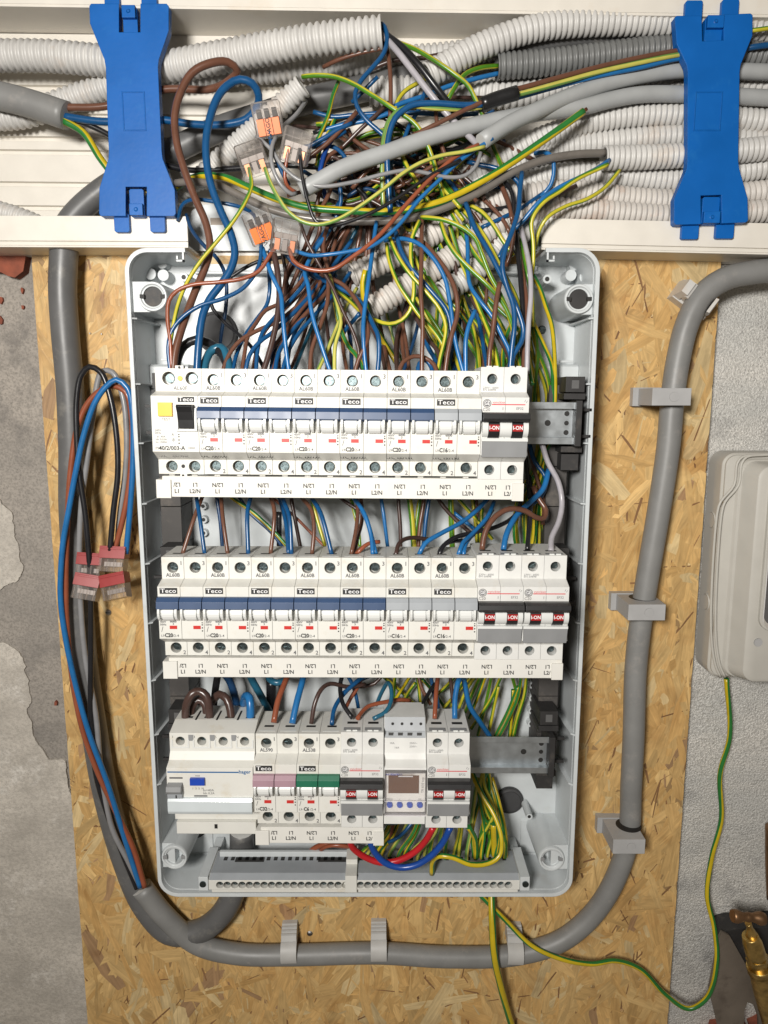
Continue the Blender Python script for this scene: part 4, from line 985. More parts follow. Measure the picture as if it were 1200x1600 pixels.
cable('sheathed_cable', 'long grey supply cable looping under the box and up its right side', '221,1386 258,1432 308,1474 370,1490 450,1492 590,1489 700,1495 800,1492 868,1474 908,1447 942,1408 970,1352 983,1300 986,1230 990,1150 993,1050 1000,980 1012,900 1029,800 1044,700 1051,620 1060,560 1074,505 1096,463 1130,437 1180,425 1250,421',
      (20, 16, 14, 14, 13, 14, 20, 22, 22, 22, 22, 24), 10.4, 'sheath', capmat='cut')
cable('sheathed_cable', 'smooth light grey cable stripped at its tip beside the clear connectors', '470,298 500,282 537,262 600,240 675,214 750,194 830,178 912,167 950,157 1000,148 1065,147 1200,153 1260,156 1480,156', (78, 77, 75, 70, 64, 58, 50, 43, 40, 37, 34, 31, 30, 30), 6.4, 'sheath_light', capmat='cut')
cable('sheathed_cable', 'smooth light grey cable with slit end releasing blue, brown and green cores', '752,222 775,206 800,191 850,168 900,147 950,130 1000,119 1065,110 1200,113 1260,114 1480,114', (70, 66, 62, 54, 46, 40, 35, 31, 29, 28, 28), 6.4, 'sheath_light', capmat='cut')
cable('sheathed_cable', 'dark grey round cable under the arching white conduit', '790,86 850,68 900,60 970,56 1050,55 1200,62 1260,64 1480,64', (20, 16, 16), 7.2, 'sheath_dark')
cable('sheathed_cable', 'stub of dark cable gland rising behind the bottom row', '372,1350 374,1320 376,1290', (14, 20), 9.5, 'sheath_dark')

# ================================================================== single-core wires
WN = {'blue': ('blue_wire', 'blue'), 'lblue': ('blue_wire', 'bright blue'), 'dblue': ('blue_wire', 'dark blue'), 'teal': ('blue_wire', 'teal blue'), 'brown': ('brown_wire', 'brown'),
      'dbrown': ('brown_wire', 'dark brown'), 'rbrown': ('brown_wire', 'reddish brown'), 'black': ('black_wire', 'black'), 'grey': ('grey_wire', 'grey'), 'lilac': ('grey_wire', 'lilac grey'),
      'taupe': ('grey_wire', 'taupe grey'), 'red': ('red_wire', 'red'), 'rblue': ('blue_wire', 'royal blue'), 'gy': ('earth_wire', 'green and yellow'), 'gl': ('earth_wire', 'lime and yellow'), 'gp': ('earth_wire', 'pale green')}
def pole_name(row, x):
    if row == 0:
        i = (x-333)/36.27
        if i < -.6: return 'entering the yellow-button safety switch'
        k = int((i+.5)//2)
        nm = ('%s blue-lever breaker, top row' % ords[k]) if k < 5 else 'grey-lever breaker, top row' if k == 5 else 'grey-panel breaker, top row'
        return 'into %s pole of %s' % (('first', 'second')[int(i+.5) % 2 if i > -.5 else 0], nm)
    i = max(0, (x-270)/35.1+.5); k = int(i//2)
    nm = ('%s blue-lever breaker, middle row' % ords[k]) if k < 5 else '%s grey-lever breaker, middle row' % ords[k-5] if k < 7 else '%s grey-panel breaker, middle row' % ords[min(1, k-7)]
    return 'into %s pole of %s' % (('first', 'second')[int(i) % 2], nm)
def wire(col, r, d, pts, where, org=None, jit=2.5, unique=None, step=.004):
    nm, cname = WN[col]
    if r < 2.35: r *= 0.88
    path = spline(px_path(pts, d, org, random.uniform(-jit, jit)), step)
    if col in ('gy', 'gl', 'gp'): me = tube_mesh(nm, path, r*.001, [M[col+'_g'], M[col+'_y']], 12, 0.5)
    else: me = tube_mesh(nm, path, r*.001, [M['w_'+col]], 10)
    o = link(nm, me)
    if unique: tag(o, unique, 'wire')
    elif where == A_ or where.startswith('deep') or where == B_:
        pp = [[float(q) for q in p.split(',')] for p in pts.split()]
        if org: pp = [[org[0]+p[0]/org[2], org[1]+p[1]/org[2]] for p in pp]
        low = max(pp, key=lambda q: q[1]); hi = min(pp, key=lambda q: q[1]); wh = where
        if where == B_: wh = pole_name(1, low[0]) if low[1] > 856 else where
        elif low[1] > 572: wh = pole_name(0, low[0]) if low[0] < 826 else 'joining the earth bundle beside the bare top rail'
        elif where == A_: wh = 'crossing the tangle above the top row' if abs(hi[0]-low[0]) > 60 else 'hanging in the tangle above the top row'
        tag(o, 'thin %s wire %s' % (cname, wh), 'wire', '%s wires %s' % (cname, wh))
    elif where == U_:
        e = path[-1]-path[0]; how = 'running nearly level' if abs(e.x) > 2*abs(e.z) else 'dropping steeply' if abs(e.z) > 2*abs(e.x) else 'slanting down to the right' if e.x*e.z < 0 else 'slanting up to the right'
        if (path[0]-path[-1]).length*1.35 < sum((path[i+1]-path[i]).length for i in range(len(path)-1)): how = 'curling'
        tag(o, 'thin %s wire %s %s' % (cname, how, where), 'wire', '%s wires %s %s' % (cname, how, where))
    else: tag(o, 'thin %s wire %s' % (cname, where), 'wire', '%s wires %s' % (cname, where))
    return o
A_ = 'in the tangle above the top row of breakers'; U_ = 'inside the open trunking'; B_ = 'between the top and middle rows of breakers'
C4 = (250, 300, 4.0); C5 = (500, 300, 5.3333); C6 = (670, 300, 5.2174); C2 = (550, 20, 4.0)
# --- thick loops on the left
wire('brown', 3.1, (34, 34, 48, 62, 66, 70, 74, 80, 92, 100), '100,168 165,166 255,140 330,139 358,126 371,110 356,97 325,100 300,114 282,145 273,182 276,222 288,265 305,310 322,350 328,388 319,422 305,455 292,490 282,520 274,550 270,592', '', jit=0, unique='thick brown wire looping high on the left and dropping to the safety switch')
wire('blue', 3.1, (36, 36, 44, 58, 64, 72, 78, 84, 90, 100), '100,182 160,190 250,187 300,194 345,195 385,186 402,166 404,148 394,130 375,124 355,134 340,152 328,185 322,222 324,262 332,296 346,332 361,366 367,396 360,422 344,446 328,467 317,492 311,532 307,592', '', jit=0, unique='thick blue wire looping above the orange connector and dropping to the safety switch')
wire('gy', 3.0, (36, 34, 30, 36, 48, 58, 66, 64, 60, 56), '98,188 130,207 160,252 205,300 265,298 290,283 315,275 350,277 385,291 430,310 480,324 540,329 600,331 680,318 760,279 840,226 912,174', '', jit=0, unique='thick green and yellow earth wire sweeping across to a cut end over the conduits')
wire('black', 2.4, (34, 30, 30, 40, 50), '100,184 130,192 165,208 215,240 260,258 300,266 370,263 430,258 510,262 570,268', '', jit=0, unique='black core running from the grey multicore behind the looped blue wire')
wire('taupe', 3.2, (40, 52, 60, 58, 50, 40), '945,239 900,241 850,250 800,270 750,300 700,322 640,341 560,346 480,341 420,326 380,308 340,290 300,284 275,286', '', jit=0, unique='thick taupe grey wire curving from the open conduit behind the connectors')
wire('gl', 1.8, (82, 84, 86, 90, 96, 100), '389,262 393,290 385,312 365,345 340,376 312,410 293,440 280,470 272,502 266,542 266,592', '', jit=0, unique='yellow-green wire from the upper clear connector down to the safety switch')
wire('rbrown', 1.9, (84, 88, 92, 96, 100), '432,385 421,400 405,423 380,435 340,441 300,445 276,455 264,470 262,500 266,532 269,592', '', jit=0, unique='reddish brown wire bending left from the lower clear connector')
wire('blue', 1.9, (80, 86, 94, 98, 100), '408,378 407,405 400,425 380,450 350,466 312,478 286,495 269,516 263,542 265,570 268,592', '', jit=0, unique='blue wire sweeping from the lower orange connector to the safety switch')
wire('blue', 1.8, (40, 50, 60, 60, 50, 40), '278,345 284,322 300,312 340,316 380,325 396,335 402,350', A_, jit=0)
wire('dblue', 1.9, (36, 44, 52, 56, 50), '291,335 300,360 320,385 340,405 352,430 353,480 346,520 342,556', A_)
wire('black', 1.8, (50, 54, 58, 62, 90), '452,400 430,404 400,410 365,430 340,450 330,475 345,498 370,520 395,545 420,590', A_)
wire('black', 3.6, (96, 80, 80, 96), '276,594 277,562 288,540 306,531 326,536 346,552 364,594', '', jit=0, unique='thick black jumper arching between safety switch and first breaker')
wire('teal', 3.4, (98, 86, 86, 98), '318,594 322,562 333,546 346,543 354,556 360,594', '', jit=0, unique='thick teal blue jumper arching beside the black jumper')
# --- fan of blue and brown
for c, r, d, p in (
  ('brown', 2.0, (100, 92, 84, 76, 60, 44), '385,1140 430,1020 500,930 600,870 690,830 790,770 900,670 960,590 1080,420 1200,200'),
  ('brown', 1.9, (100, 88, 74, 60, 40), '510,1140 530,1000 550,900 600,820 660,740 760,690 880,560 1000,400 1080,250'),
  ('blue', 2.0, (100, 94, 84, 72, 50), '530,1140 560,1020 620,940 700,880 800,790 900,690 1040,520 1200,300'),
  ('blue', 1.9, (100, 86, 72, 64, 50), '600,1140 610,990 640,880 720,780 830,660 910,560 920,480 960,360 1060,200 1120,60'),
  ('dbrown', 2.4, (100, 94, 88, 84, 80), '640,1140 690,980 730,800 745,650 735,500 715,400 700,330'),
  ('blue', 2.0, (100, 86, 74, 58, 44), '715,1140 740,1010 800,900 880,800 960,700 1020,600 1120,440 1200,380'),
  ('lblue', 2.1, (100, 98, 92, 88, 80), '808,1140 785,960 765,750 755,640 700,520 670,440 640,350'),
  ('blue', 1.9, (98, 82, 66, 50), '760,1140 800,1000 870,880 950,790 1010,720 1120,600 1190,500'),
  ('dblue', 2.0, (98, 72, 60, 48), '690,1140 720,980 790,860 900,740 1000,640 1100,520'),
  ('brown', 1.9, (96, 78, 66, 52), '640,1140 690,1000 780,880 880,740 960,640 1040,480 1100,300'),
  ('brown', 2.0, (98, 82, 70, 54), '700,1140 760,960 850,830 950,720 1030,640 1090,540'),
  ('brown', 2.0, (100, 90, 80, 70, 64), '935,1140 950,980 1000,840 1045,700 1052,600 1050,500 1020,330 1050,200'),
  ('lblue', 2.0, (100, 98, 90, 80, 64), '1070,1140 1010,960 950,760 925,580 905,500 960,380 1060,240'),
  ('gp', 1.8, (98, 80, 64, 50), '975,1140 1040,1000 1090,880 1140,760 1180,690 1230,600'),
  ('gp', 1.9, (100, 92, 84, 70), '1090,1140 1095,960 1130,820 1110,720 1090,640 1060,520'),
  ('blue', 1.9, (98, 74, 56, 54, 70), '450,1140 480,1010 530,900 600,800 665,710 685,620 680,460 690,360'),
  ('dbrown', 1.6, (84, 86, 92, 96, 100), '875,190 920,310 1000,460 1080,600 1150,760 1200,860 1240,980 1260,1130 1480,1130'),
  ('brown', 2.0, (40, 46, 52, 60, 74), '820,640 790,560 830,470 900,360 940,250 1000,120 1060,0 1090,-150'),
  ('blue', 2.0, (40, 46, 58, 60), '860,600 900,470 930,380 1010,290 1090,180 1130,60 1110,-120'),
  ('brown', 2.0, (44, 50, 56, 60), '790,660 850,520 900,420 960,330 1000,230 980,100 1020,-80'),
  ('blue', 2.0, (60, 58, 54, 50), '780,380 830,440 920,500 1010,560 1080,580 1180,650'),
  ('brown', 2.0, (62, 60, 56, 52), '840,280 860,350 800,470 780,560 770,650 760,800'),
  ('dbrown', 1.8, (54, 54, 52, 60), '760,360 780,470 790,580 770,700'),
  ): wire(c, r, d, p, A_, C4)
wire('rbrown', 2.0, (86, 90, 92, 88, 80, 74), '452,386 458,407 475,418 500,423 522,420 550,402 582,378 604,356 637,317 675,277 712,245 748,226', '', jit=0, unique='long reddish brown wire rising from the lower connector to the slit grey cable')
wire('lblue', 1.8, (84, 90, 90, 84, 76, 72), '461,392 485,399 510,398 550,392 582,384 620,355 655,312 690,278 720,250 770,216', '', jit=0, unique='long blue wire from the lower connector to the slit grey cable')
wire('gp', 1.8, (86, 90, 92, 90, 84, 76), '414,262 421,282 432,304 448,328 470,345 496,351 525,344 560,324 600,295 628,272 656,255 690,243 725,237 757,229', '', jit=0, unique='pale green wire looping from the clear connector to the slit grey cable')
wire('black', 1.6, (84, 86, 84, 78), '468,232 470,258 474,285 482,318 494,346 520,352 552,344 585,330 610,316 640,296 678,271 720,250', '', jit=0, unique='thin black wire dropping from the centre connector and turning right')
wire('rbrown', 1.7, (82, 80, 78, 74), '452,228 448,250 445,278 450,292 462,300', '', jit=0, unique='short reddish brown wire under the centre clear connector')
wire('grey', 1.9, (44, 66, 84, 86, 84, 78), '478,158 462,180 436,205 424,235 426,262 440,290 455,303 462,302', '', jit=0, unique='grey wire curling around the centre clear connector')
wire('grey', 1.8, (80, 82, 78, 74), '400,212 425,235 440,258 465,280 500,291 550,285 600,272 637,266 664,270 700,277 727,274 745,257 751,238', '', jit=0, unique='thin grey wire undulating to the slit grey cable')
wire('blue', 1.9, (82, 76, 70), '421,205 424,225 430,245 440,268 452,290', A_, jit=0)
# --- centre verticals
for c, r, d, p in (
  ('lblue', 2.0, (60, 80, 92, 98, 100), '470,250 440,470 410,700 370,1000 360,1150 375,1400 395,1560'),
  ('blue', 2.2, (58, 70, 84, 96, 100), '-80,660 0,720 100,770 300,880 390,1000 440,1100 485,1200 492,1350 475,1560'),
  ('brown', 2.0, (60, 72, 86, 96, 100), '0,660 60,700 200,780 300,900 350,1000 400,1150 390,1250 320,1400 275,1560'),
  ('gy', 2.4, (74, 72, 66, 56, 60), '380,650 358,750 365,880 400,1000 500,1200 600,1360 720,1560'),
  ('gy', 2.2, (60, 62, 68, 80), '125,920 150,1060 190,1190 240,1290 310,1370 400,1560'),
  ('gl', 2.0, (70, 76, 80, 76, 64), '830,240 770,380 758,550 780,700 780,870 750,990 680,1070 580,1100 480,1075 420,1050'),
  ('gp', 1.6, (40, 34, 40, 60), '540,950 580,1110 620,1260 680,1400 725,1560'),
  ('gl', 1.9, (72, 80, 84, 84, 86), '555,430 580,580 650,760 740,900 830,1030 950,1160 1030,1290 1090,1560'),
  ('gl', 1.9, (76, 84, 88, 92, 98), '580,380 640,520 740,670 900,850 1000,980 1050,1130 1000,1400 975,1560'),
  ('blue', 2.2, (72, 80, 84, 84, 90), '630,330 680,500 780,660 920,820 1060,1000 1090,1200 1060,1400 1050,1560'),
  ('lblue', 2.0, (62, 74, 84, 90, 100), '540,405 620,392 700,390 820,430 950,560 1040,720 1080,900 1130,1250 1210,1560'),
  ('brown', 2.0, (60, 88, 94, 98, 100), '850,220 845,560 840,830 855,1100 850,1380 850,1560'),
  ('brown', 2.2, (60, 78, 90, 96, 100), '700,360 860,420 960,530 1067,680 1130,830 1145,1010 1100,1180 1065,1340 1035,1560'),
  ('brown', 2.0, (100, 92, 92, 100), '645,1560 690,1420 780,1370 870,1380 950,1440 985,1560'),
  ('blue', 2.3, (100, 94, 94, 100), '815,1560 830,1430 880,1400 930,1460 945,1560'),
  ('dbrown', 2.0, (60, 70, 84, 98), '740,960 830,1100 900,1230 980,1330 1020,1560'),
  ('blue', 2.2, (50, 60, 70, 96), '860,1180 900,1290 960,1400 985,1560'),
  ('gl', 1.7, (60, 68, 74, 80), '780,500 830,640 920,800 1040,940 1100,1000'),
  ('gl', 1.8, (52, 56, 60, 70), '800,880 900,1060 980,1180 1050,1290 1120,1420'),
  ('gl', 1.8, (44, 50, 54, 66), '760,930 860,1090 960,1270 1020,1400 1060,1560'),
  ('gl', 1.8, (70, 66, 60, 56), '120,810 240,900 330,990 400,1040'),
  ('blue', 2.0, (50, 56, 62, 66), '170,1240 210,1150 290,1060 330,1010'),
  ('brown', 1.9, (44, 52, 60, 80), '90,1230 70,1330 60,1450 40,1560'),
  ('gp', 1.8, (46, 52, 60, 80), '160,1100 80,1290 20,1400 -40,1560'),
  ('dbrown', 2.4, (40, 40, 44, 48), '150,800 220,770 280,740 330,720'),
  ): wire(c, r, d, p, A_, C5)
# --- right-hand group
for c, r, d, p in (
  ('blue', 2.3, (62, 78, 88, 92, 94, 98), '300,90 380,300 470,450 560,620 650,800 720,950 772,1130 752,1230 690,1330 672,1470'),
  ('blue', 2.3, (60, 74, 86, 90, 96, 98), '760,-160 742,0 730,150 680,320 620,480 600,620 640,780 690,930 698,1100 680,1250 660,1470'),
  ('lblue', 2.0, (60, 74, 84, 90, 96), '300,300 316,440 320,660 340,770 420,890 520,1020 600,1180 660,1310 668,1470'),
  ('brown', 2.3, (86, 92, 96, 98), '578,740 550,900 520,1150 497,1300 488,1480'),
  ('brown', 2.0, (40, 52, 62, 60), '570,-120 610,0 660,130 692,300 670,480 630,610'),
  ('brown', 1.9, (36, 44, 50, 54), '360,0 420,40 530,140 620,250 660,340'),
  ('lilac', 2.3, (40, 60, 78, 90, 96, 100), '720,180 745,270 790,450 825,650 832,850 815,1050 805,1250 800,1480'),
  ('brown', 2.1, (44, 60, 76, 88, 94), '700,380 735,500 770,700 797,900 792,1100 775,1350 770,1480'),
  ('black', 2.3, (40, 52, 66, 80, 90), '690,180 705,300 722,450 742,650 762,900 775,1200 770,1480'),
  ('dbrown', 2.0, (38, 50, 60, 74), '760,560 780,740 770,960 758,1200 760,1480'),
  ('gl', 2.0, (60, 66, 64, 60), '1460,-225 1200,-100 1060,0 940,80 860,180 835,260 850,400 852,560 840,700 845,900 850,1100'),
  ('gy', 2.2, (62, 58, 52, 48, 42, 40), '848,680 900,770 950,920 1000,1080 1020,1250 1030,1560 1025,1800'),
  ('gl', 2.0, (56, 52, 48, 44), '835,950 870,1150 885,1350 865,1560 850,1800'),
  ('gy', 2.0, (54, 48, 42, 38), '850,1060 940,1250 1000,1400 1012,1560 1000,1800'),
  ('gl', 2.0, (50, 44, 38, 34), '830,1100 890,1300 950,1450 985,1600 990,1800'),
  ('gl', 2.0, (50, 42, 34, 30), '820,1180 860,1360 920,1500 960,1650 960,1800'),
  ('gy', 2.0, (46, 40, 30, 26), '815,1300 840,1430 880,1560 900,1800'),
  ('gl', 2.1, (70, 78, 84, 84, 78), '100,250 130,350 200,480 330,620 480,760 600,900 670,1050 720,1300 760,1500'),
  ('gl', 2.1, (62, 72, 78, 80, 80), '-60,205 0,210 130,230 270,290 380,380 430,500 500,680 580,830 650,1000 700,1180'),
  ('gl', 2.0, (58, 62, 70, 80, 92), '170,270 240,500 310,680 400,920 480,1110 540,1280 575,1480'),
  ('gl', 2.0, (58, 64, 70, 74), '190,180 300,380 400,540 480,640 560,800'),
  ('gl', 2.0, (46, 52, 56, 58), '320,100 430,160 520,260 600,390 690,520'),
  ('gl', 2.0, (50, 60, 68, 70, 60), '260,130 420,310 520,480 600,640 720,880 760,1060'),
  ('gl', 2.0, (60, 56, 56, 66), '-60,620 0,700 80,830 180,1000 280,1160 380,1320 450,1480'),
  ('lblue', 2.1, (92, 96, 98, 100), '378,965 330,1080 303,1200 300,1380 302,1540'),
  ('dbrown', 2.1, (60, 68, 76, 90), '345,850 400,960 500,1080 600,1240 655,1350 660,1480'),
  ('gl', 1.9, (44, 50, 54, 60), '-40,960 0,1000 100,1150 200,1330 280,1500'),
  ('gl', 1.9, (54, 58, 62, 70), '0,1110 120,1230 220,1380 290,1540'),
  ('blue', 2.2, (56, 60, 66, 80), '200,1080 210,1200 180,1330 150,1540'),
  ('gy', 2.0, (56, 62, 68, 86), '700,1030 640,1150 610,1280 600,1480'),
  ('gl', 2.0, (60, 66, 72, 86), '760,1100 700,1260 620,1400 610,1480'),
  ('gl', 2.0, (56, 62, 70, 90), '420,1000 480,1120 520,1280 540,1480'),
  ('blue', 2.0, (34, 42, 48, 50), '960,-10 830,80 740,140 600,210 430,290'),
  ('dbrown', 2.0, (32, 38, 44, 50), '1000,20 860,100 760,170 640,260 540,380 480,520'),
  ('blue', 2.0, (36, 44, 52, 60), '880,130 800,240 720,330 620,440 570,540'),
  ('gl', 1.9, (40, 50, 56, 50), '740,300 770,500 810,700 830,860'),
  ('dbrown', 1.9, (50, 56, 66, 84), '190,380 210,560 240,760 230,960 180,1160 130,1320 110,1500'),
  ): wire(c, r, d, p, A_, C6)
# --- upper tangle in the trunking mouth
U_ = 'inside the open trunking'
for c, r, d, p in (
  ('blue', 2.1, (46, 56, 60, 62, 60), '150,80 190,70 220,150 200,250 130,340 60,420 20,500 30,580 90,670 180,750 260,830 300,900'),
  ('lilac', 2.6, (44, 56, 62, 62, 56), '170,110 230,180 300,260 400,390 500,520 600,640 700,740 790,830'),
  ('black', 2.8, (42, 52, 58, 58, 50), '170,100 230,150 320,220 420,330 520,460 590,550 680,660'),
  ('gl', 2.1, (40, 52, 60, 58, 54), '180,150 300,190 400,230 520,300 650,390 730,460 780,560 830,660'),
  ('brown', 2.1, (40, 52, 56, 52, 48), '185,160 222,240 240,400 240,600 230,800 200,1000 170,1200'),
  ('gl', 2.1, (50, 58, 66, 66, 60), '-312,400 -240,392 -120,398 0,440 120,510 260,600 380,680 430,740 500,900 530,1000 570,1150'),
  ('gl', 2.0, (30, 40, 46, 50), '500,400 430,430 330,490 280,560 262,640 240,800'),
  ('gp', 2.2, (64, 66, 68, 68, 64), '830,585 700,602 520,597 340,590 240,660 200,780 190,900 190,1100 200,1250'),
  ('blue', 2.4, (66, 68, 70, 70, 66), '830,572 700,577 500,565 370,580 270,660 230,770 220,900 230,1100 240,1250'),
  ('brown', 2.1, (68, 68, 66, 60), '830,552 720,600 560,680 380,770 240,860 100,980 0,1100'),
  ('lblue', 2.2, (32, 40, 46, 48), '920,378 780,410 600,460 480,510 300,570 150,640 0,660'),
  ('gl', 2.2, (32, 40, 48, 46), '920,332 800,345 700,390 640,470 590,560'),
  ('brown', 2.0, (32, 40, 44, 46), '-180,340 -100,300 0,265 100,240 200,220'),
  ('dbrown', 2.2, (24, 28, 28, 26), '100,360 250,300 420,285 560,260 640,240'),
  ('blue', 2.1, (46, 50, 52, 50), '-240,620 -120,650 0,640 140,630 330,625 480,630 620,640 790,630'),
  ('lblue', 2.0, (44, 48, 50, 50), '-200,740 -60,700 60,680 200,640 300,600'),
  ('dbrown', 2.0, (48, 52, 54, 54), '-80,860 0,780 60,720 150,640 230,560'),
  ('brown', 2.0, (46, 50, 54, 56), '-60,720 20,800 120,870 240,960 330,1080'),
  ('blue', 2.0, (44, 48, 52, 56), '460,480 420,600 360,700 320,800 260,880 240,1000 260,1150'),
  ('blue', 2.0, (48, 54, 58, 60), '900,770 800,830 650,920 540,1050 430,1150 350,1230'),
  ('brown', 2.0, (50, 54, 56, 58), '520,560 530,680 560,830 620,960 700,1080 780,1180'),
  ('gl', 2.1, (50, 56, 60, 64), '470,840 500,940 540,1050 600,1130 680,1220'),
  ('gl', 2.1, (52, 56, 60, 62), '310,890 350,970 400,1050 440,1120 500,1210'),
  ('gl', 2.0, (44, 48, 52, 56), '560,960 570,1050 620,1120 690,1200'),
  ('blue', 2.0, (46, 50, 54, 58), '470,940 560,1010 640,1090 700,1200'),
  ('gl', 2.0, (40, 44, 48, 52), '880,830 920,920 950,1000'),
  ('blue', 2.2, (40, 44, 48, 50), '720,930 800,950 900,970 980,1010 1040,1060 1050,1180'),
  ('lblue', 2.0, (36, 44, 44, 40), '1140,880 1200,870 1250,900 1262,980 1240,1080 1180,1150'),
  ('brown', 2.0, (40, 46, 54, 60), '880,1010 940,1090 980,1190 1000,1300'),
  ('black', 1.9, (42, 48, 52, 54), '940,1040 990,1100 1010,1200 1000,1320'),
  ('brown', 2.0, (52, 56, 56, 54), '260,1100 380,1040 500,960 640,900 760,830'),
  ('dbrown', 2.0, (44, 48, 50, 52), '540,820 580,900 640,980 740,1060 830,1160'),
  ('blue', 2.0, (38, 42, 44, 46), '0,560 60,500 100,460 160,400'),
  ('gy', 2.0, (44, 46, 48, 50), '-100,640 -140,740 -200,850 -220,960'),
  ('gy', 1.9, (44, 46, 48, 50), '-85,430 -120,520 -150,640 -230,830'),
  ('brown', 2.2, (60, 62, 62, 58), '30,620 -60,720 -160,820 -260,900 -330,980'),
  ('blue', 2.1, (58, 60, 60, 56), '0,690 -90,730 -170,780 -260,830 -320,870'),
  ('blue', 2.1, (54, 56, 56, 52), '-40,740 -130,790 -210,820 -300,840'),
  ('brown', 2.0, (46, 48, 50, 52), '-60,840 -150,900 -180,960 -170,1060'),
  ('blue', 2.0, (50, 52, 54, 56), '-250,840 -150,830 -80,860 -20,950 0,1080'),
  ('dbrown', 2.0, (46, 48, 50, 52), '-200,960 -120,900 -40,960 40,1080 80,1200'),
  ('rblue', 2.3, (54, 56, 58, 60), '-100,760 -150,830 -190,940 -200,1040 -160,1160'),
  ('black', 2.2, (52, 54, 56, 58), '-30,1000 20,1080 80,1140 120,1220 160,1330'),
  ('dblue', 2.0, (40, 44, 48, 50), '-30,1150 60,1100 160,1120 260,1180 340,1260'),
  ('brown', 2.0, (44, 48, 50, 52), '-170,1100 -60,1060 60,1040 180,1060 300,1120'),
  ('gl', 2.0, (48, 50, 52, 54), '600,1130 640,1220 700,1300'),
  ('brown', 2.0, (46, 50, 52, 50), '150,1200 220,1100 320,1010 420,950 540,910'),
  ('dbrown', 2.0, (42, 46, 50, 52), '-260,1100 -140,1170 -20,1200 100,1170 220,1230'),
  ): wire(c, r, d, p, U_, C2)
wire('brown', 2.3, (66, 60, 48, 40), '757,156 790,143 812,138 870,122 930,106 990,92 1055,80 1120,72', '', jit=0, unique='brown wire leaving the black tape along the dark conduit')
wire('gp', 2.3, (66, 60, 48, 40), '757,163 790,152 812,147 870,131 930,114 990,100 1057,86 1130,76', '', jit=0, unique='yellow wire leaving the black tape below the brown one')
wire('lblue', 2.0, (58, 46, 38), '757,168 812,152 930,120 1000,106 1060,92 1130,88', '', jit=0, unique='bright blue wire half hidden under the taped yellow wire')
o = link('tape_wrap', tube_mesh('tape_wrap', spline(px_path('752,164 775,155 808,145', (66, 64)), .004), .0056, [M['tape']], 14)); tag(o, 'black tape wrapped around brown and yellow wires', 'tape')
wire('gl', 2.0, (30, 40, 40), '1140,52 1180,47 1240,38', U_, jit=0); wire('blue', 2.4, (30, 38, 38), '1140,80 1180,73 1240,66', U_, jit=0)
wire('lblue', 2.1, (44, 58, 62, 56), '952,250 935,262 910,275 870,295 840,318 820,342 800,362', '', jit=0, unique='bright blue wire leaving the open conduit end by the right clip')
wire('gl', 1.9, (40, 52, 56, 50), '968,266 945,293 915,312 885,322 855,340 842,362 836,390', '', jit=0, unique='yellow-green wire crossing the dusty conduits below the open conduit end')
wire('dbrown', 2.0, (36, 42, 46, 44), '900,290 870,305 845,322 820,345', U_)

# --- background wires filling the throat between trunking and box
rf = random.Random(21)
for k in range(36):
    c = rf.choice(('blue', 'brown', 'dblue', 'dbrown', 'blue', 'brown', 'gl', 'gy', 'teal'))
    x0, x1, x2, x3 = rf.uniform(470, 800), 0, 0, rf.uniform(370, 800)
    if c in ('gl', 'gy'): x0 = rf.uniform(600, 800); x3 = rf.uniform(640, 850)
    m_ = rf.uniform(500, 590) if c not in ('gl', 'gy') else rf.uniform(640, 760)
    if x3 > 620 and c not in ('gl', 'gy'): m_ = rf.uniform(620, 800)
    y0 = rf.uniform(170, 300)
    wire(c, rf.uniform(1.7, 2.1), (22, 34, 40, 36, 46, 90), '%f,%f %f,%f %f,%f %f,%f %f,%f %f,%f' % (x0, y0, (x0+m_)/2+rf.uniform(-40, 40), y0+60, m_, rf.uniform(335, 375), m_+(x3-m_)*.35+rf.uniform(-15, 15), 440, m_+(x3-m_)*.8+rf.uniform(-15, 15), 520, x3, 600),
         'deep in the bundle between trunking and top row', jit=6)
for k in range(16):
    c = rf.choice(('blue', 'brown', 'dbrown', 'gl', 'dblue', 'gl', 'black')); x0 = rf.uniform(430, 560); y0 = rf.uniform(190, 330)
    wire(c, rf.uniform(1.7, 2.1), (30, 40, 36, 30), '%f,%f %f,%f %f,%f %f,%f' % (x0, y0, x0+90+rf.uniform(-30, 30), y0+rf.uniform(-60, 40), x0+190+rf.uniform(-30, 30), y0+rf.uniform(-70, 60), x0+300, y0+rf.uniform(-60, 80)), 'deep in the bundle between trunking and top row', jit=8)

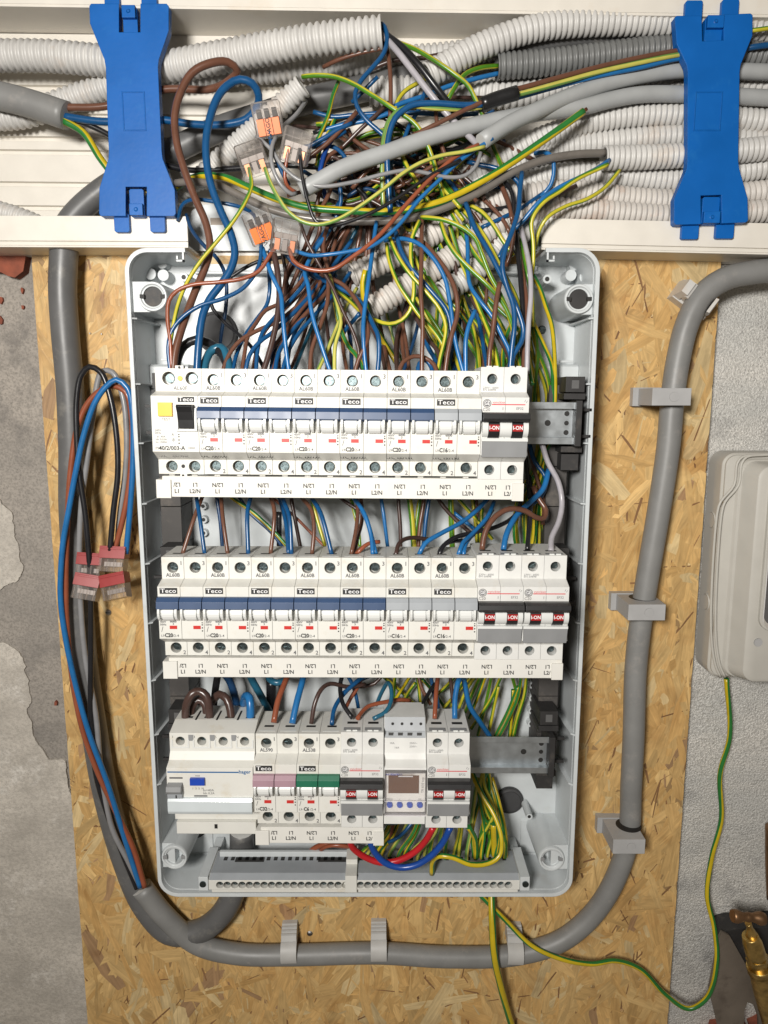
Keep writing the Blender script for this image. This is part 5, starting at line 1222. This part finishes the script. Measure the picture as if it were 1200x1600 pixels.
# --- between the top and middle rows
B_ = 'between the top and middle rows of breakers'
G1 = (240, 760, 3.75); G2 = (540, 760, 3.75)
for og, lst in ((G1, (
  ('brown', 2.0, (62, 84, 100), '300,0 285,60 240,180 168,400'), ('blue', 2.0, (64, 86, 100), '240,0 250,60 270,180 300,400'), ('brown', 2.0, (60, 84, 100), '390,0 395,60 405,180 435,400'),
  ('dblue', 1.9, (50, 56, 60), '360,0 370,60 390,200 405,380'), ('blue', 2.1, (60, 84, 100), '585,0 570,60 550,150 555,400'), ('gy', 1.9, (40, 44, 50, 54), '400,0 450,60 580,150 700,260 800,370'),
  ('brown', 2.0, (60, 86, 100), '670,0 685,60 708,150 685,400'), ('blue', 2.1, (60, 86, 100), '735,0 760,80 795,180 808,400'), ('blue', 2.1, (52, 74, 98), '730,30 750,110 775,210 792,400'),
  ('dbrown', 2.0, (46, 50, 56), '800,0 805,60 830,200 865,380'), ('rbrown', 1.5, (44, 48, 52), '640,20 700,70 830,180 930,280 1010,360'), ('brown', 2.0, (60, 86, 100), '800,0 860,60 925,140 940,240 928,400'),
  ('gl', 1.9, (46, 52, 60), '900,0 930,90 960,200 1005,350'), ('blue', 2.1, (58, 84, 100), '860,0 930,75 980,160 1045,400'), ('black', 2.6, (30, 30, 30), '735,150 735,250 738,380'), ('dblue', 1.8, (40, 44, 46), '500,60 560,150 690,270 760,360'),
  ('dbrown', 1.8, (50, 54, 58), '1060,40 1110,80 1170,120 1240,170'), ('brown', 2.0, (60, 82, 100), '1180,20 1195,110 1190,230 1158,400'))),
 (G2, (('rbrown', 2.0, (92, 96, 100), '200,325 150,330 110,350 60,400'), ('lblue', 2.1, (56, 84, 100), '0,0 50,70 110,160 150,290 160,405'), ('lblue', 2.1, (52, 80, 100), '10,10 62,90 125,200 180,405'), ('lblue', 1.9, (46, 52, 56), '200,0 208,70 222,160 248,370'),
  ('gl', 1.8, (48, 54, 60), '30,60 50,150 75,250 85,370'), ('brown', 2.0, (50, 76, 98), '90,60 95,200 70,300 50,400'), ('dbrown', 2.0, (46, 50, 54), '305,0 310,100 320,230 322,370'), ('gl', 2.6, (40, 44, 48), '365,0 372,60 390,200 402,380'), ('gl', 2.2, (38, 42, 46), '440,40 425,140 410,260 400,370'), ('brown', 2.1, (44, 48, 52), '470,0 455,110 435,230 425,370'),
  ('blue', 2.1, (44, 48, 52), '500,0 488,80 470,200 455,370'), ('dbrown', 2.1, (60, 80, 100), '480,310 400,300 345,310 310,340 294,405'), ('gl', 2.6, (40, 44, 46), '612,0 616,80 620,200 626,370'),
  ('lblue', 2.2, (40, 64, 84, 96, 100), '850,40 790,120 680,210 560,275 465,335 428,405'), ('black', 2.2, (40, 60, 78, 92, 100), '1040,20 1000,160 900,230 760,268 640,300 572,350 548,405'), ('black', 2.0, (70, 84, 96), '720,320 640,320 590,335 560,360 545,405'),
  ('lblue', 2.1, (44, 70, 92, 100), '870,90 830,180 740,280 685,335 660,405'), ('lblue', 2.1, (40, 66, 90, 100), '860,140 800,230 730,300 700,350 690,405'), ('dbrown', 2.2, (40, 44, 48), '520,40 560,100 640,190 740,280'), ('lblue', 2.0, (40, 42, 44), '630,150 680,190 750,245'),
  ('brown', 2.4, (98, 92, 84, 74, 64, 56), '800,372 808,310 830,240 885,170 960,132 1050,142 1110,180 1160,188 1174,140 1130,70 1100,0'), ('lblue', 2.4, (100, 86, 66, 50), '925,372 940,290 965,230 1010,160 1090,85 1160,10 1190,-100'), ('black', 2.3, (100, 84, 60, 44), '1065,372 1072,280 1082,160 1088,60 1075,-60'),
  ('gl', 1.9, (36, 38, 40), '640,50 700,120 780,210 860,310'), ('brown', 2.0, (36, 38, 40), '860,60 780,120 720,180'), ('gl', 1.9, (30, 34, 36), '740,60 755,160 770,330'), ('gl', 1.9, (30, 34, 36), '800,130 795,220 790,330'), ('brown', 2.0, (30, 32, 34), '765,80 768,200 772,330'))),):
    for c, r, d, p in lst: wire(c, r, d, p, B_, og, jit=1.5)
wire('lilac', 2.4, (60, 62, 66, 80, 100), '846,690 856,722 872,752 878,785 873,815 862,840 861,862', '', jit=0, unique='lilac grey wire bowing beside the bare rail into the end breaker')
# earth bundle running down the right of the box behind the rails
E_ = 'in the earth bundle down the right of the box'
for k in range(13):
    xa = rf.uniform(834, 868); xb = rf.uniform(806, 858); xc = rf.uniform(800, 850); c = rf.choice(('gl', 'gy', 'gl'))
    wire(c, 2.0, (rf.uniform(30, 56), 34, 30, 30), '%f,644 %f,676 %f,720 %f,790 %f,850 %f,930' % (xa, xa+rf.uniform(-4, 4), (xa+xb)/2+8, xb, xb+rf.uniform(-6, 4), xc), E_, jit=6)
wire('blue', 2.2, (40, 48, 50, 46), '826,690 836,722 852,745 850,768 832,788 812,804', '', jit=0, unique='blue wire kinking under the bare rail end of the top row')
wire('brown', 2.2, (36, 40, 44), '826,700 838,745 850,790 848,820', '', jit=0, unique='brown wire slanting behind the kinked blue wire under the top rail')
wire('black', 2.2, (40, 46, 50), '820,700 824,740 828,780', '', jit=0, unique='short black wire beside the busbar end under the top row')

# --- between the middle and bottom rows
D_ = 'between the middle and bottom rows of breakers'
H1 = (240, 1040, 3.75); H2 = (540, 1040, 3.75)
for c, r, d, p, u in (
  ('dbrown', 3.6, (94, 96, 92, 94, 94), '188,335 192,230 225,165 268,150 308,178 325,250 330,335', 'thick brown bridge looping between the first two poles of the wide switch'),
  ('dbrown', 3.4, (90, 84, 82, 88), '218,335 226,240 262,200 300,225 312,335', 'second thick brown bridge tucked under the front one on the wide switch'),
  ('dbrown', 3.5, (80, 86, 90, 94), '340,215 385,168 428,195 450,260 458,335', 'thick brown wire arching into the third pole of the wide switch'),
  ('lblue', 3.6, (70, 86, 92, 94), '525,230 540,178 562,190 568,260 565,335', 'thick bright blue wire entering the neutral pole of the wide switch'),
  ('dblue', 3.4, (50, 46, 44), '405,40 440,80 480,190 500,300', 'thick dark blue wire dropping behind the wide switch'),
  ('black', 3.4, (50, 46, 44), '380,40 368,100 355,200 350,280', 'thick black wire dropping behind the wide switch'),
  ('teal', 3.4, (50, 44, 40), '550,30 580,90 625,170 690,290', 'thick teal wire slanting behind the mauve breaker'),
  ('teal', 3.0, (56, 66, 56), '665,30 680,80 725,100 775,80 800,30', 'thick teal wire hanging in a loop under the middle busbar'),
  ('rbrown', 2.6, (60, 84, 100), '800,20 765,110 728,210 704,335', 'orange brown wire entering the first pole of the mauve breaker'),
  ('lblue', 2.8, (60, 84, 100), '888,20 870,100 840,210 812,340', 'bright blue wire entering the second pole of the mauve breaker'),
  ('dbrown', 2.2, (60, 76, 92, 100), '1240,110 1140,125 1035,106 982,140 945,220 924,340', 'dark brown wire arching into the green breaker'),
  ('blue', 2.2, (56, 76, 100), '1240,60 1190,95 1115,165 1060,250 1044,345', 'blue wire curving into the green breaker'),
  ('black', 2.2, (50, 70, 90, 100), '1120,20 1094,110 1108,220 1165,308', 'thin black wire curling into the breaker beside the green one'),
  ('black', 5.0, (36, 34, 34), '690,90 690,180 690,280', 'fat black cable stub behind the orange brown wire')):
    wire(c, r, d, p, '', H1, jit=0, unique=u)
for c, r, d, p in (
  ('blue', 2.0, (48, 50, 54), '0,40 40,110 62,180 75,250'), ('rbrown', 2.0, (56, 58, 60), '100,30 80,110 30,190 0,250'), ('blue', 1.9, (44, 48, 54), '200,40 100,80 40,120 -30,170'), ('dbrown', 2.0, (44, 46, 48), '220,50 170,105 100,122 0,124'),
  ('rbrown', 2.1, (60, 72, 86, 98), '380,205 320,200 240,212 130,240 90,280 70,310'), ('teal', 2.1, (46, 60, 76, 90, 98), '180,230 215,150 250,100 268,140 266,210 235,270 160,312'), ('black', 2.1, (50, 70, 86), '520,110 470,190 448,240 440,310'),
  ('rbrown', 2.3, (56, 84, 98), '545,30 530,170 522,312'), ('lblue', 2.4, (98, 84, 70, 60, 48), '640,312 642,190 665,80 690,80 725,230 780,320 850,420'), ('dbrown', 2.0, (44, 46, 50), '610,40 620,120 628,220'), ('brown', 2.0, (44, 48, 52), '425,50 445,130 500,230'), ('blue', 2.0, (40, 42, 44), '495,40 510,120 530,240'), ('dblue', 2.0, (38, 40, 42), '520,100 535,180 545,250'),
  ): wire(c, r, d, p, D_, H2, jit=1.5)
for p in ('380,60 330,140 270,230', '420,60 430,140 440,240', '450,80 520,160 585,250', '740,60 660,150 575,250', '790,60 740,170 700,275', '820,60 780,170 725,310', '855,60 820,230 775,410', '912,60 850,200 735,370', '895,120 870,240 835,410', '1012,120 950,270 875,415',
          '980,140 975,260 960,415', '972,50 1000,150 1022,230 1000,310 975,415', '1060,50 1048,170 1010,300 985,415', '215,60 300,130 410,230', '290,50 285,120 280,200', '640,60 600,110 540,165', '700,70 650,150 620,240', '760,60 700,160 660,260', '1030,60 1010,180 950,320 900,415', '410,100 360,170 330,235', '500,130 480,180 440,235'):
    wire(rf.choice(('gl', 'gy', 'gl')), 1.9, (26, 24, 22), p, 'fanning out between the middle and bottom rows', H2, jit=8)

# --- below the bottom row
K5 = (500, 1220, 3.75)
wire('red', 2.9, (94, 86, 88, 96), '170,330 190,390 260,445 350,478 450,470 550,420 620,350 665,270', '', K5, 0, 'thick red wire bowing from the busbar to the last breaker')
wire('rblue', 2.9, (92, 90, 92, 96), '290,340 315,410 380,480 470,508 560,495 650,440 720,360 765,270', '', K5, 0, 'thick royal blue wire bowing below the red wire')
wire('gy', 2.4, (70, 84, 86, 80, 60, 40), '655,545 662,470 700,440 780,450 880,490 980,485 1050,440 1062,330 1020,200 960,100 910,0 890,-60', '', K5, 0, 'green and yellow wire sweeping round to the left end of the earth bundle')
wire('rbrown', 2.0, (40, 50, 46), '0,410 40,385 110,378 200,390', 'below the bottom row of breakers', K5, 0)
wire('rbrown', 2.6, (30, 40, 44), '478,1345 485,1330 505,1320 545,1322', '', None, 0, 'reddish wire arching inside the box floor left of the earth wires')
wire('teal', 1.9, (50, 54, 46), '350,240 420,250 480,235 540,200', 'below the bottom row of breakers', K5, 0)
wire('blue', 1.9, (50, 52, 46), '400,360 460,330 520,270 560,210', 'below the bottom row of breakers', K5, 0)
wire('rbrown', 1.9, (46, 48, 44), '430,230 420,300 380,360', 'below the bottom row of breakers', K5, 0)
xsb = [232, 275, 322, 365, 405, 455, 495, 530, 572, 618, 650, 690, 738, 780, 820, 862, 905, 945, 985, 1025, 1060, 1088]
for i, xb in enumerate(xsb):
    xt = 500 + (xb-232)*.62 + rf.uniform(-40, 40); xm = (xt+xb)/2 + rf.uniform(-30, 30)
    if xb > 900: xt = rf.uniform(840, 1010); xm = xb + rf.uniform(-30, 25)
    wire(rf.choice(('gy', 'gl', 'gp', 'gy')), 2.1, (26, 40, 46, 44), '%f,-20 %f,120 %f,300 %f,430 %f,545' % (xt, (xt+xm)/2, xm, xb+rf.uniform(-8, 8), xb), 'running into the earth terminal bar', K5, jit=4)
for i in range(9):
    xb = rf.uniform(900, 1075)
    wire(rf.choice(('gy', 'gl', 'gy')), 2.2, (26, 30, 36, 40, 42), '%f,-120 %f,20 %f,180 %f,360 %f,545' % (rf.uniform(950, 1050), rf.uniform(930, 1010), rf.uniform(930, 1020), xb+rf.uniform(-25, 25), xb), 'running into the earth terminal bar', K5, jit=6)
wire('gy', 3.6, (46, 42, 40), '1018,250 1022,400 1024,560', '', K5, 0, 'thick green and yellow earth wire entering the terminal bar')
wire('gy', 2.6, (60, 50, 44), '870,270 905,330 915,400 910,540', '', K5, 0, 'green and yellow wire curving from behind the last breaker')
# earth wires leaving the box
wire('gy', 3.6, (8, 22, 31, 27, 14, 10), '768,1392 769,1440 772,1490 782,1540 802,1610 820,1660', '', None, 0, 'thick green and yellow earth wire hanging below the box over the grey cable')
wire('gy', 2.5, (6, 20, 30, 26, 16, 16, 24, 24, 10, 2, 2, 2, 6), '748,1396 790,1438 830,1477 880,1499 925,1506 960,1501 1000,1514 1040,1554 1075,1576 1105,1558 1120,1500 1116,1450 1105,1400 1112,1340 1127,1280 1125,1210 1140,1150 1135,1060', '', None, 0, 'green and yellow wire wandering from the box to the grey enclosure')

# --- left bundle of cores from the cut cable end
for c, p, u in (
  ('grey', '221,1388 200,1345 175,1293 158,1206 150,1119 134,1031 126,944 124,860 128,780 136,720 145,650 160,580 176,582 192,620 198,680 196,740 188,800 182,865', 'grey core looping over to the red connectors'),
  ('rbrown', '226,1386 208,1325 178,1262 150,1200 128,1136 113,1060 104,966 103,900 104,850 106,800 110,740 120,672 136,632 160,608 178,603 196,612 205,645 206,700 200,770 186,835 178,862', 'reddish brown core looping over to the red connectors'),
  ('black', '214,1388 190,1330 166,1267 149,1206 142,1119 142,1030 142,944 140,880 133,800 124,740 120,680 120,622 127,586 140,573 157,581 172,620 182,680 184,740 177,800 172,860', 'black core looping over to the red connectors'),
  ('lblue', '219,1386 195,1310 168,1224 140,1148 122,1085 104,1005 95,940 95,895 99,845 107,800 118,740 131,680 148,630 165,605 182,593 199,606 207,642 208,720 203,800 197,865', 'bright blue core looping over to the red connectors')):
    wire(c, 2.6, {'grey': (30, 34, 34, 36), 'rbrown': (33, 38, 36, 40), 'black': (28, 38, 40, 44), 'lblue': (34, 42, 44, 40)}[c], p, '', None, 0, u)

# ================================================================== push-in and lever connectors
def connector(px, py, d, rot, kind, label, w=22, l=25, th=10, yaw=R(16)):
    t = thing('wire_connector', label, 'connector', P(px, py, d*.001), (yaw, R(rot), 0), 'lever and push-in wire connectors')
    s = MB(); k = 1.2
    s.plate([(-w/2+k, -l/2), (w/2-k, -l/2), (w/2, -l/2+k), (w/2, l/2-k), (w/2-k, l/2), (-w/2+k, l/2), (-w/2, l/2-k), (-w/2, -l/2+k)], th/2, -th/2)
    for i in range(4):                                   # moulded ridges
        x = -w/2+1.2+(w-2.4)*i/3; s.box(x-.35, x+.35, -th/2-.5, -th/2, -l/2+1, l/2-1)
    s.box(-w/2+.6, w/2-.6, -th/2-.6, -th/2, l/2-7, l/2-6)
    link('clear_housing', s.mesh('clear_housing', M['clear']), t)
    n = 3
    s = MB(); s.box(-w/2+2, w/2-2, -1, 1.5, -1.5, 2.5); link('contact_bar', s.mesh('contact_bar', M['tin']), t)
    for i in range(n):
        x = -w/2+2 + (w-4)*(i+.5)/n
        if kind == 'lever':
            s = MB(); s.prism([(th/2+.9, l*.02), (th/2-3, l*.05), (th/2-3, -l/2+1), (th/2+.9, -l/2+1.4)], x-2.75, x+2.75); link('orange_lever', s.mesh('orange_lever', M['orange']), t)
            s = MB(); s.box(x-1.7, x+1.7, -th/2+.4, th/2-2, l*.06, l*.30); link('spring_slot', s.mesh('spring_slot', M['port']), t)
        else:
            s = MB(); s.box(x-2, x+2, -2, 2, -l/2+2, -2); link('spring_clip', s.mesh('spring_clip', M['copper'] if i % 2 == 0 else M['tin']), t)
    if kind == 'lever': text('WAGO', 3.4, 'ink', t, -.2, th/2+1.1, -l*.26, .08, roty=R(-90))
    return t
connector(419, 187, 80, -9, 'lever', 'clear connector with orange levers below the blue loop')
connector(395, 249, 82, -18, 'push', 'clear push-in connector holding three yellow-green wires')
connector(463, 229, 82, 17, 'push', 'clear push-in connector holding a brown and a black wire')
connector(407, 354, 82, -20, 'lever', 'clear connector with orange levers overlapped by another connector')
connector(447, 370, 88, 11, 'push', 'clear push-in connector in front of the lower orange one')
def red_connector(px, py, d, rot, label):
    t = thing('wire_connector', label, 'connector', P(px, py, d*.001), (R(-18), R(rot), 0), 'red and clear wire connectors')
    s = MB(); s.prism([(7, 12), (7, 1), (-7, 3), (-7, 12)], -11.5, 11.5); s.box(-11.0, 11.0, -7.6, -7, 9, 10.5); link('red_cap', s.mesh('red_cap', M['pink_red']), t)
    s = MB(); s.prism([(6.6, .8), (6.0, -11), (-6, -11), (-6.6, 2.6)], -11, 11)
    for i in range(4): x = -9+6*i; s.box(x-.5, x+.5, -7.1, -6, -11, 0)
    link('clear_body', s.mesh('clear_body', M['clear']), t)
    s = MB(); s.box(-8, 8, -1, 2, -6, -2); link('contact_bar', s.mesh('contact_bar', M['tin']), t)
    for i in range(4):
        s = MB(); s.box(-9+6*i-1.8, -9+6*i+1.8, -2, 2, 12, 12.2); link('wire_hole', s.mesh('wire_hole', M['port']), t)
red_connector(142, 885, 34, 4, 'red and clear connector behind, nearest the thick dark cable')
red_connector(178, 875, 42, 3, 'red and clear connector taking the black and blue wire ends')
red_connector(137, 918, 44, 10, 'red and clear connector, lowest, against the thick dark cable')
red_connector(181, 917, 50, -12, 'red and clear connector, lowest, on the box side')

# ================================================================== cable saddles
def block_saddle(px, py, w, h, label, hole=None):
    a = P(px, py, .0); c = P(px, py, .046)
    t = thing('cable_saddle', label, 'cable clip', (c.x, 0, c.z), group='grey block saddles on the supply cable')
    s = MB(); s.plate([(-w/2, -h/2), (w/2, -h/2), (w/2, h/2), (-w/2, h/2)], -4, -44); link('saddle_block', s.mesh('saddle_block', M['saddle']), t)
    s = MB(); s.cyl((2, -44, 0), 4.2, -.35, 'y', 22); s.m = 0; link('embossed_disc', s.mesh('embossed_disc', M['saddle']), t)
    s = MB(); s.box(-w/2-5, w/2+2, -9, -.5, -h/2-1, h/2+1); link('saddle_foot', s.mesh('saddle_foot', M['saddle']), t)
    if hole:
        q = (P(*hole, .022) - t.location)*1000; s = MB(); s.cyl((q.x-.6, -20.5, h/2-.3), 12.4, .45, 'z', 28); link('cable_hole', s.mesh('cable_hole', M['port']), t)
block_saddle(1051, 620, 34, 15, 'grey block saddle highest on the supply cable')
block_saddle(1012, 958, 34, 15, 'grey block saddle halfway up the supply cable', (1005, 944))
block_saddle(984, 1325, 31, 15, 'grey block saddle just above the bend of the supply cable', (983, 1304))
def hook_saddle(px, py, label):
    c = P(px, py, .014); t = thing('cable_hook', label, 'cable clip', (c.x, 0, c.z), (0, random.uniform(-.04, .04), 0), 'grey hooked clips under the box'); w = 8.2
    s = MB(); ro, ri, N = 13.0, 10.7, 10; A0, A1 = R(105), R(-30)
    prof = [(14+ro*math.cos(A0+(A1-A0)*i/N), ro*math.sin(A0+(A1-A0)*i/N)) for i in range(N+1)] + [(14+ri*math.cos(A1+(A0-A1)*i/N), ri*math.sin(A1+(A0-A1)*i/N)) for i in range(N+1)]
    s.prism(prof, -w, w); link('hook_strap', s.mesh('hook_strap', M['saddle_pale'], True, ang=40), t)
    s = MB(); s.prism([(0, 9), (0, 24), (6, 24), (16, 17), (18, 12.4), (12, 12)], -w+.3, w-.3); link('hook_base', s.mesh('hook_base', M['saddle_pale']), t)
    for i in range(3): s = MB(); s.box(-w+.2, w-.2, -8-3*i-1.2, -8-3*i, 22-2*i, 23.0-2*i); link('grip_ridge', s.mesh('grip_ridge', M['saddle_pale']), t)
    s = MB(); s.prism([(0, -9), (12, -12), (11, -15), (0, -15)], -w, w); link('hook_foot', s.mesh('hook_foot', M['saddle_pale']), t)
hook_saddle(453, 1484, 'grey hooked clip on the cable nearest the dark cable crossing')
hook_saddle(592, 1481, 'grey hooked clip on the cable midway under the box')
hook_saddle(803, 1486, 'grey hooked clip beside the hanging earth wires')
c = P(1095, 468, .024); t = thing('cable_hook', 'off-white open clip gripping the supply cable at its upper bend', 'cable clip', (c.x, 0, c.z), (0, R(35), 0))
N = 10
for a0, a1 in ((55, 150), (-150, -70)):              # two jaws, open towards the front
  prof = [(23+13.8*math.cos(R(a0+(a1-a0)*i/N)), 13.8*math.sin(R(a0+(a1-a0)*i/N))) for i in range(N+1)] + [(23+11.0*math.cos(R(a1+(a0-a1)*i/N)), 11.0*math.sin(R(a1+(a0-a1)*i/N))) for i in range(N+1)]
  vs = MB(); n = len(prof)
  vs.add([(z, -h, -7) for h, z in prof] + [(z, -h, 7) for h, z in prof], [(i, (i+1) % n, (i+1) % n+n, i+n) for i in range(n)] + [tuple(range(n)), tuple(range(2*n-1, n-1, -1))])
  link('clip_jaw', vs.mesh('clip_jaw', M['conduit'], True, ang=40), t)
s = MB(); s.box(-20, 16, -14, -.5, -9, 9); link('clip_base', s.mesh('clip_base', M['conduit']), t)
s = MB(); s.prism([(14, -8), (30, -6), (30, 6), (14, 8)], -20, -13.5); link('clip_tongue', s.mesh('clip_tongue', M['conduit']), t)

# ================================================================== grey enclosure at the right
a, c = P(1108, 704, -.012), P(1086, 1041, -.012)
X0 = (a.x + c.x)*500; Z1, Z0 = a.z*1000, c.z*1000
en = thing('grey_enclosure', 'warm grey plastic enclosure with a stepped cover on the silvery wall', 'enclosure', mm(X0, 12, Z0)); EH = Z1-Z0; EW = 190
def rr(x0, x1, z0, z1, r, n=6):
    out = []
    for cx, cz, a0 in ((x1-r, z1-r, 90), (x1-r, z0+r, 0), (x0+r, z0+r, -90), (x0+r, z1-r, -180)):
        for k in range(n+1): q = R(a0-90*k/n); out.append((cx+r*math.cos(q), cz+r*math.sin(q)))
    return out
def loft(secs, name, m, parent):
    s = MB(); n = len(secs[0][0]); vs = [(x, -d-0, z) for lp, d in secs for x, z in lp]; fs = [tuple((len(secs)-1)*n+i for i in range(n))]
    for q in range(len(secs)-1):
        for i in range(n): fs.append((q*n+i, q*n+(i+1) % n, (q+1)*n+(i+1) % n, (q+1)*n+i))
    s.add(vs, fs); return link(name, s.mesh(name, M[m], True, ang=38), parent)
loft([(rr(0, EW, 0, EH, 12), 0), (rr(0, EW, 0, EH, 12), 27), (rr(1.5, EW-1.5, 1.5, EH-1.5, 11), 28.5)], 'enclosure_base', 'enclosure', en)
loft([(rr(2, EW-2, 2, EH-2, 10), 28), (rr(2, EW-2, 2, EH-2, 10), 31), (rr(11, EW-11, 3, EH-5, 12), 33), (rr(13, EW-13, 3.4, EH-6, 12), 36), (rr(15, EW-15, 3.8, EH-7, 12), 36.2), (rr(16.5, EW-16.5, 4, EH-8, 12), 40), (rr(22, EW-22, 5, EH-10, 12), 52), (rr(25, EW-25, 8, EH-13, 10), 53.5)], 'enclosure_cover', 'enclosure', en)
s = MB(); s.plate(rr(31, EW-31, 56, EH-12, 12), -53, -57); s.m = 1; s.plate(rr(34.5, EW-34.5, 62, EH-20, 9), -56.9, -57.3); wn = link('window_frame', s.mesh('window_frame', [M['enclosure'], M['black_dull']]), en)
s = MB(); s.plate(rr(33, EW-33, 58, EH-15, 10), -58.5, -60); link('clear_door', s.mesh('clear_door', M['clear_lid']), en)
for off in (0, 7):
    path = spline([P(x+off, y, .0245) - en.location for x, y in ((1126,1058),(1118,1040),(1111,985),(1121,800),(1126,784),(1147,758),(1152,724),(1160,714),(1185,711),(1260,709))], .004)
    link('cover_ridge', tube_mesh('cover_ridge', path, .0012, [M['enclosure']], 10), en)
for z in (EH*.70, EH*.33):
    s = MB(); s.cyl((0.3, -15, z), 8, -1.4, 'x', 22, 7.4); link('knockout', s.mesh('knockout', M['enclosure']), en)
s = MB(); s.cyl((33, -53.3, 44), 4, -1, 'y', 18); link('cover_screw', s.mesh('cover_screw', M['saddle']), en)

# ================================================================== brass tap and steel bracket, lower right
tp = thing('brass_tap', 'old brass tap with bronze cross handle beside the steel bracket', 'tap', P(1200, 1640, .03))
def along(pts, d, radii, name, m, sides=18):
    path = spline(px_path(pts, d), .0015); n = len(path); rs = []
    for i in range(n):
        t = i/(n-1)*(len(radii)-1); k = min(len(radii)-2, int(t)); rs.append((radii[k]+(radii[k+1]-radii[k])*(t-k))*.001)
    me = tube_mesh(name, path, .01, [M[m]], sides, None, rs); o = link(name, me, tp); o.matrix_parent_inverse = Matrix.Translation(-tp.location); return o
along('1169,1442 1172,1452 1176,1470', (50, 44), (3.2, 3.0, 5.5, 6.0), 'stem', 'brass')
along('1172,1462 1180,1488 1185,1510', (46, 42), (7.6, 9.4, 9.6, 9.6, 9.6), 'bonnet', 'brass')
along('1182,1494 1184,1502', (44, 43), (10.6, 10.6), 'packing_nut', 'brass', 6)
along('1185,1508 1187,1518', (43, 42), (11.4, 12.0, 10.4, 11.6), 'collar_ring', 'brass')
along('1187,1516 1192,1545 1200,1580 1215,1640', (42, 30), (10.5, 9.5, 8.5, 8.0), 'tap_body', 'brass')
along('1144,1431 1155,1432 1169,1433 1183,1434 1194,1436', (54, 54), (5.6, 6.6, 5.4, 4.0, 4.8, 4.0, 5.4, 6.6, 5.6), 'cross_handle', 'bronze')
along('1195,1540 1240,1560', (34, 30), (8, 8), 'side_outlet', 'brass')
br = thing('steel_bracket', 'grey steel angle bracket standing against the silvery wall below the wandering earth wire', 'bracket', P(1160, 1640, 0))
def bplate(px, d0, d1, name, m):
    s = MB(); pts = [P(*q, d1*.001) - br.location for q in px]; s.plate([(p.x*1000, p.z*1000) for p in pts], -d0, -d1); return link(name, s.mesh(name, M[m]), br)
bplate([(1124,1465),(1128,1456),(1140,1462),(1212,1590),(1230,1680),(1187,1680),(1185,1590),(1178,1570),(1168,1566),(1163,1580),(1160,1680),(1140,1680),(1108,1545)], 14, 17, 'bracket_arm', 'bracket')
bplate([(1126,1466),(1134,1455),(1150,1451),(1230,1448),(1230,1560),(1190,1545)], -12, 12, 'backing_box', 'black_dull')
cable('copper_pipe', 'rusty copper pipe rising at the edge above the brass tap', '1204,1290 1204,1350 1206,1405', (6, 6), 5.0, 'bronze', 'pipe')
for q in (((1110,1594),(1145,1586),(1160,1590),(1160,1640),(1105,1640)), ((1168,1592),(1185,1586),(1195,1594),(1195,1640),(1166,1640))):
    link('brick', lumpy('brick', q, 15, -6, M['brick']), wr)

# bare copper tips of cut cores
for px, py, qx, qy, d, r, who in ((908, 177, 917, 170, 56.5, 1.5, 'green and yellow earth wire sweeping across'),):
    for o in list(bpy.data.objects):
        if o.get('label', '').startswith('thick ' + who):
            link('copper_tip', tube_mesh('copper_tip', [P(px, py, d*.001), P((px+qx)/2, (py+qy)/2, d*.001), P(qx, qy, d*.001)], r*.001, [M['copper']], 10), o)
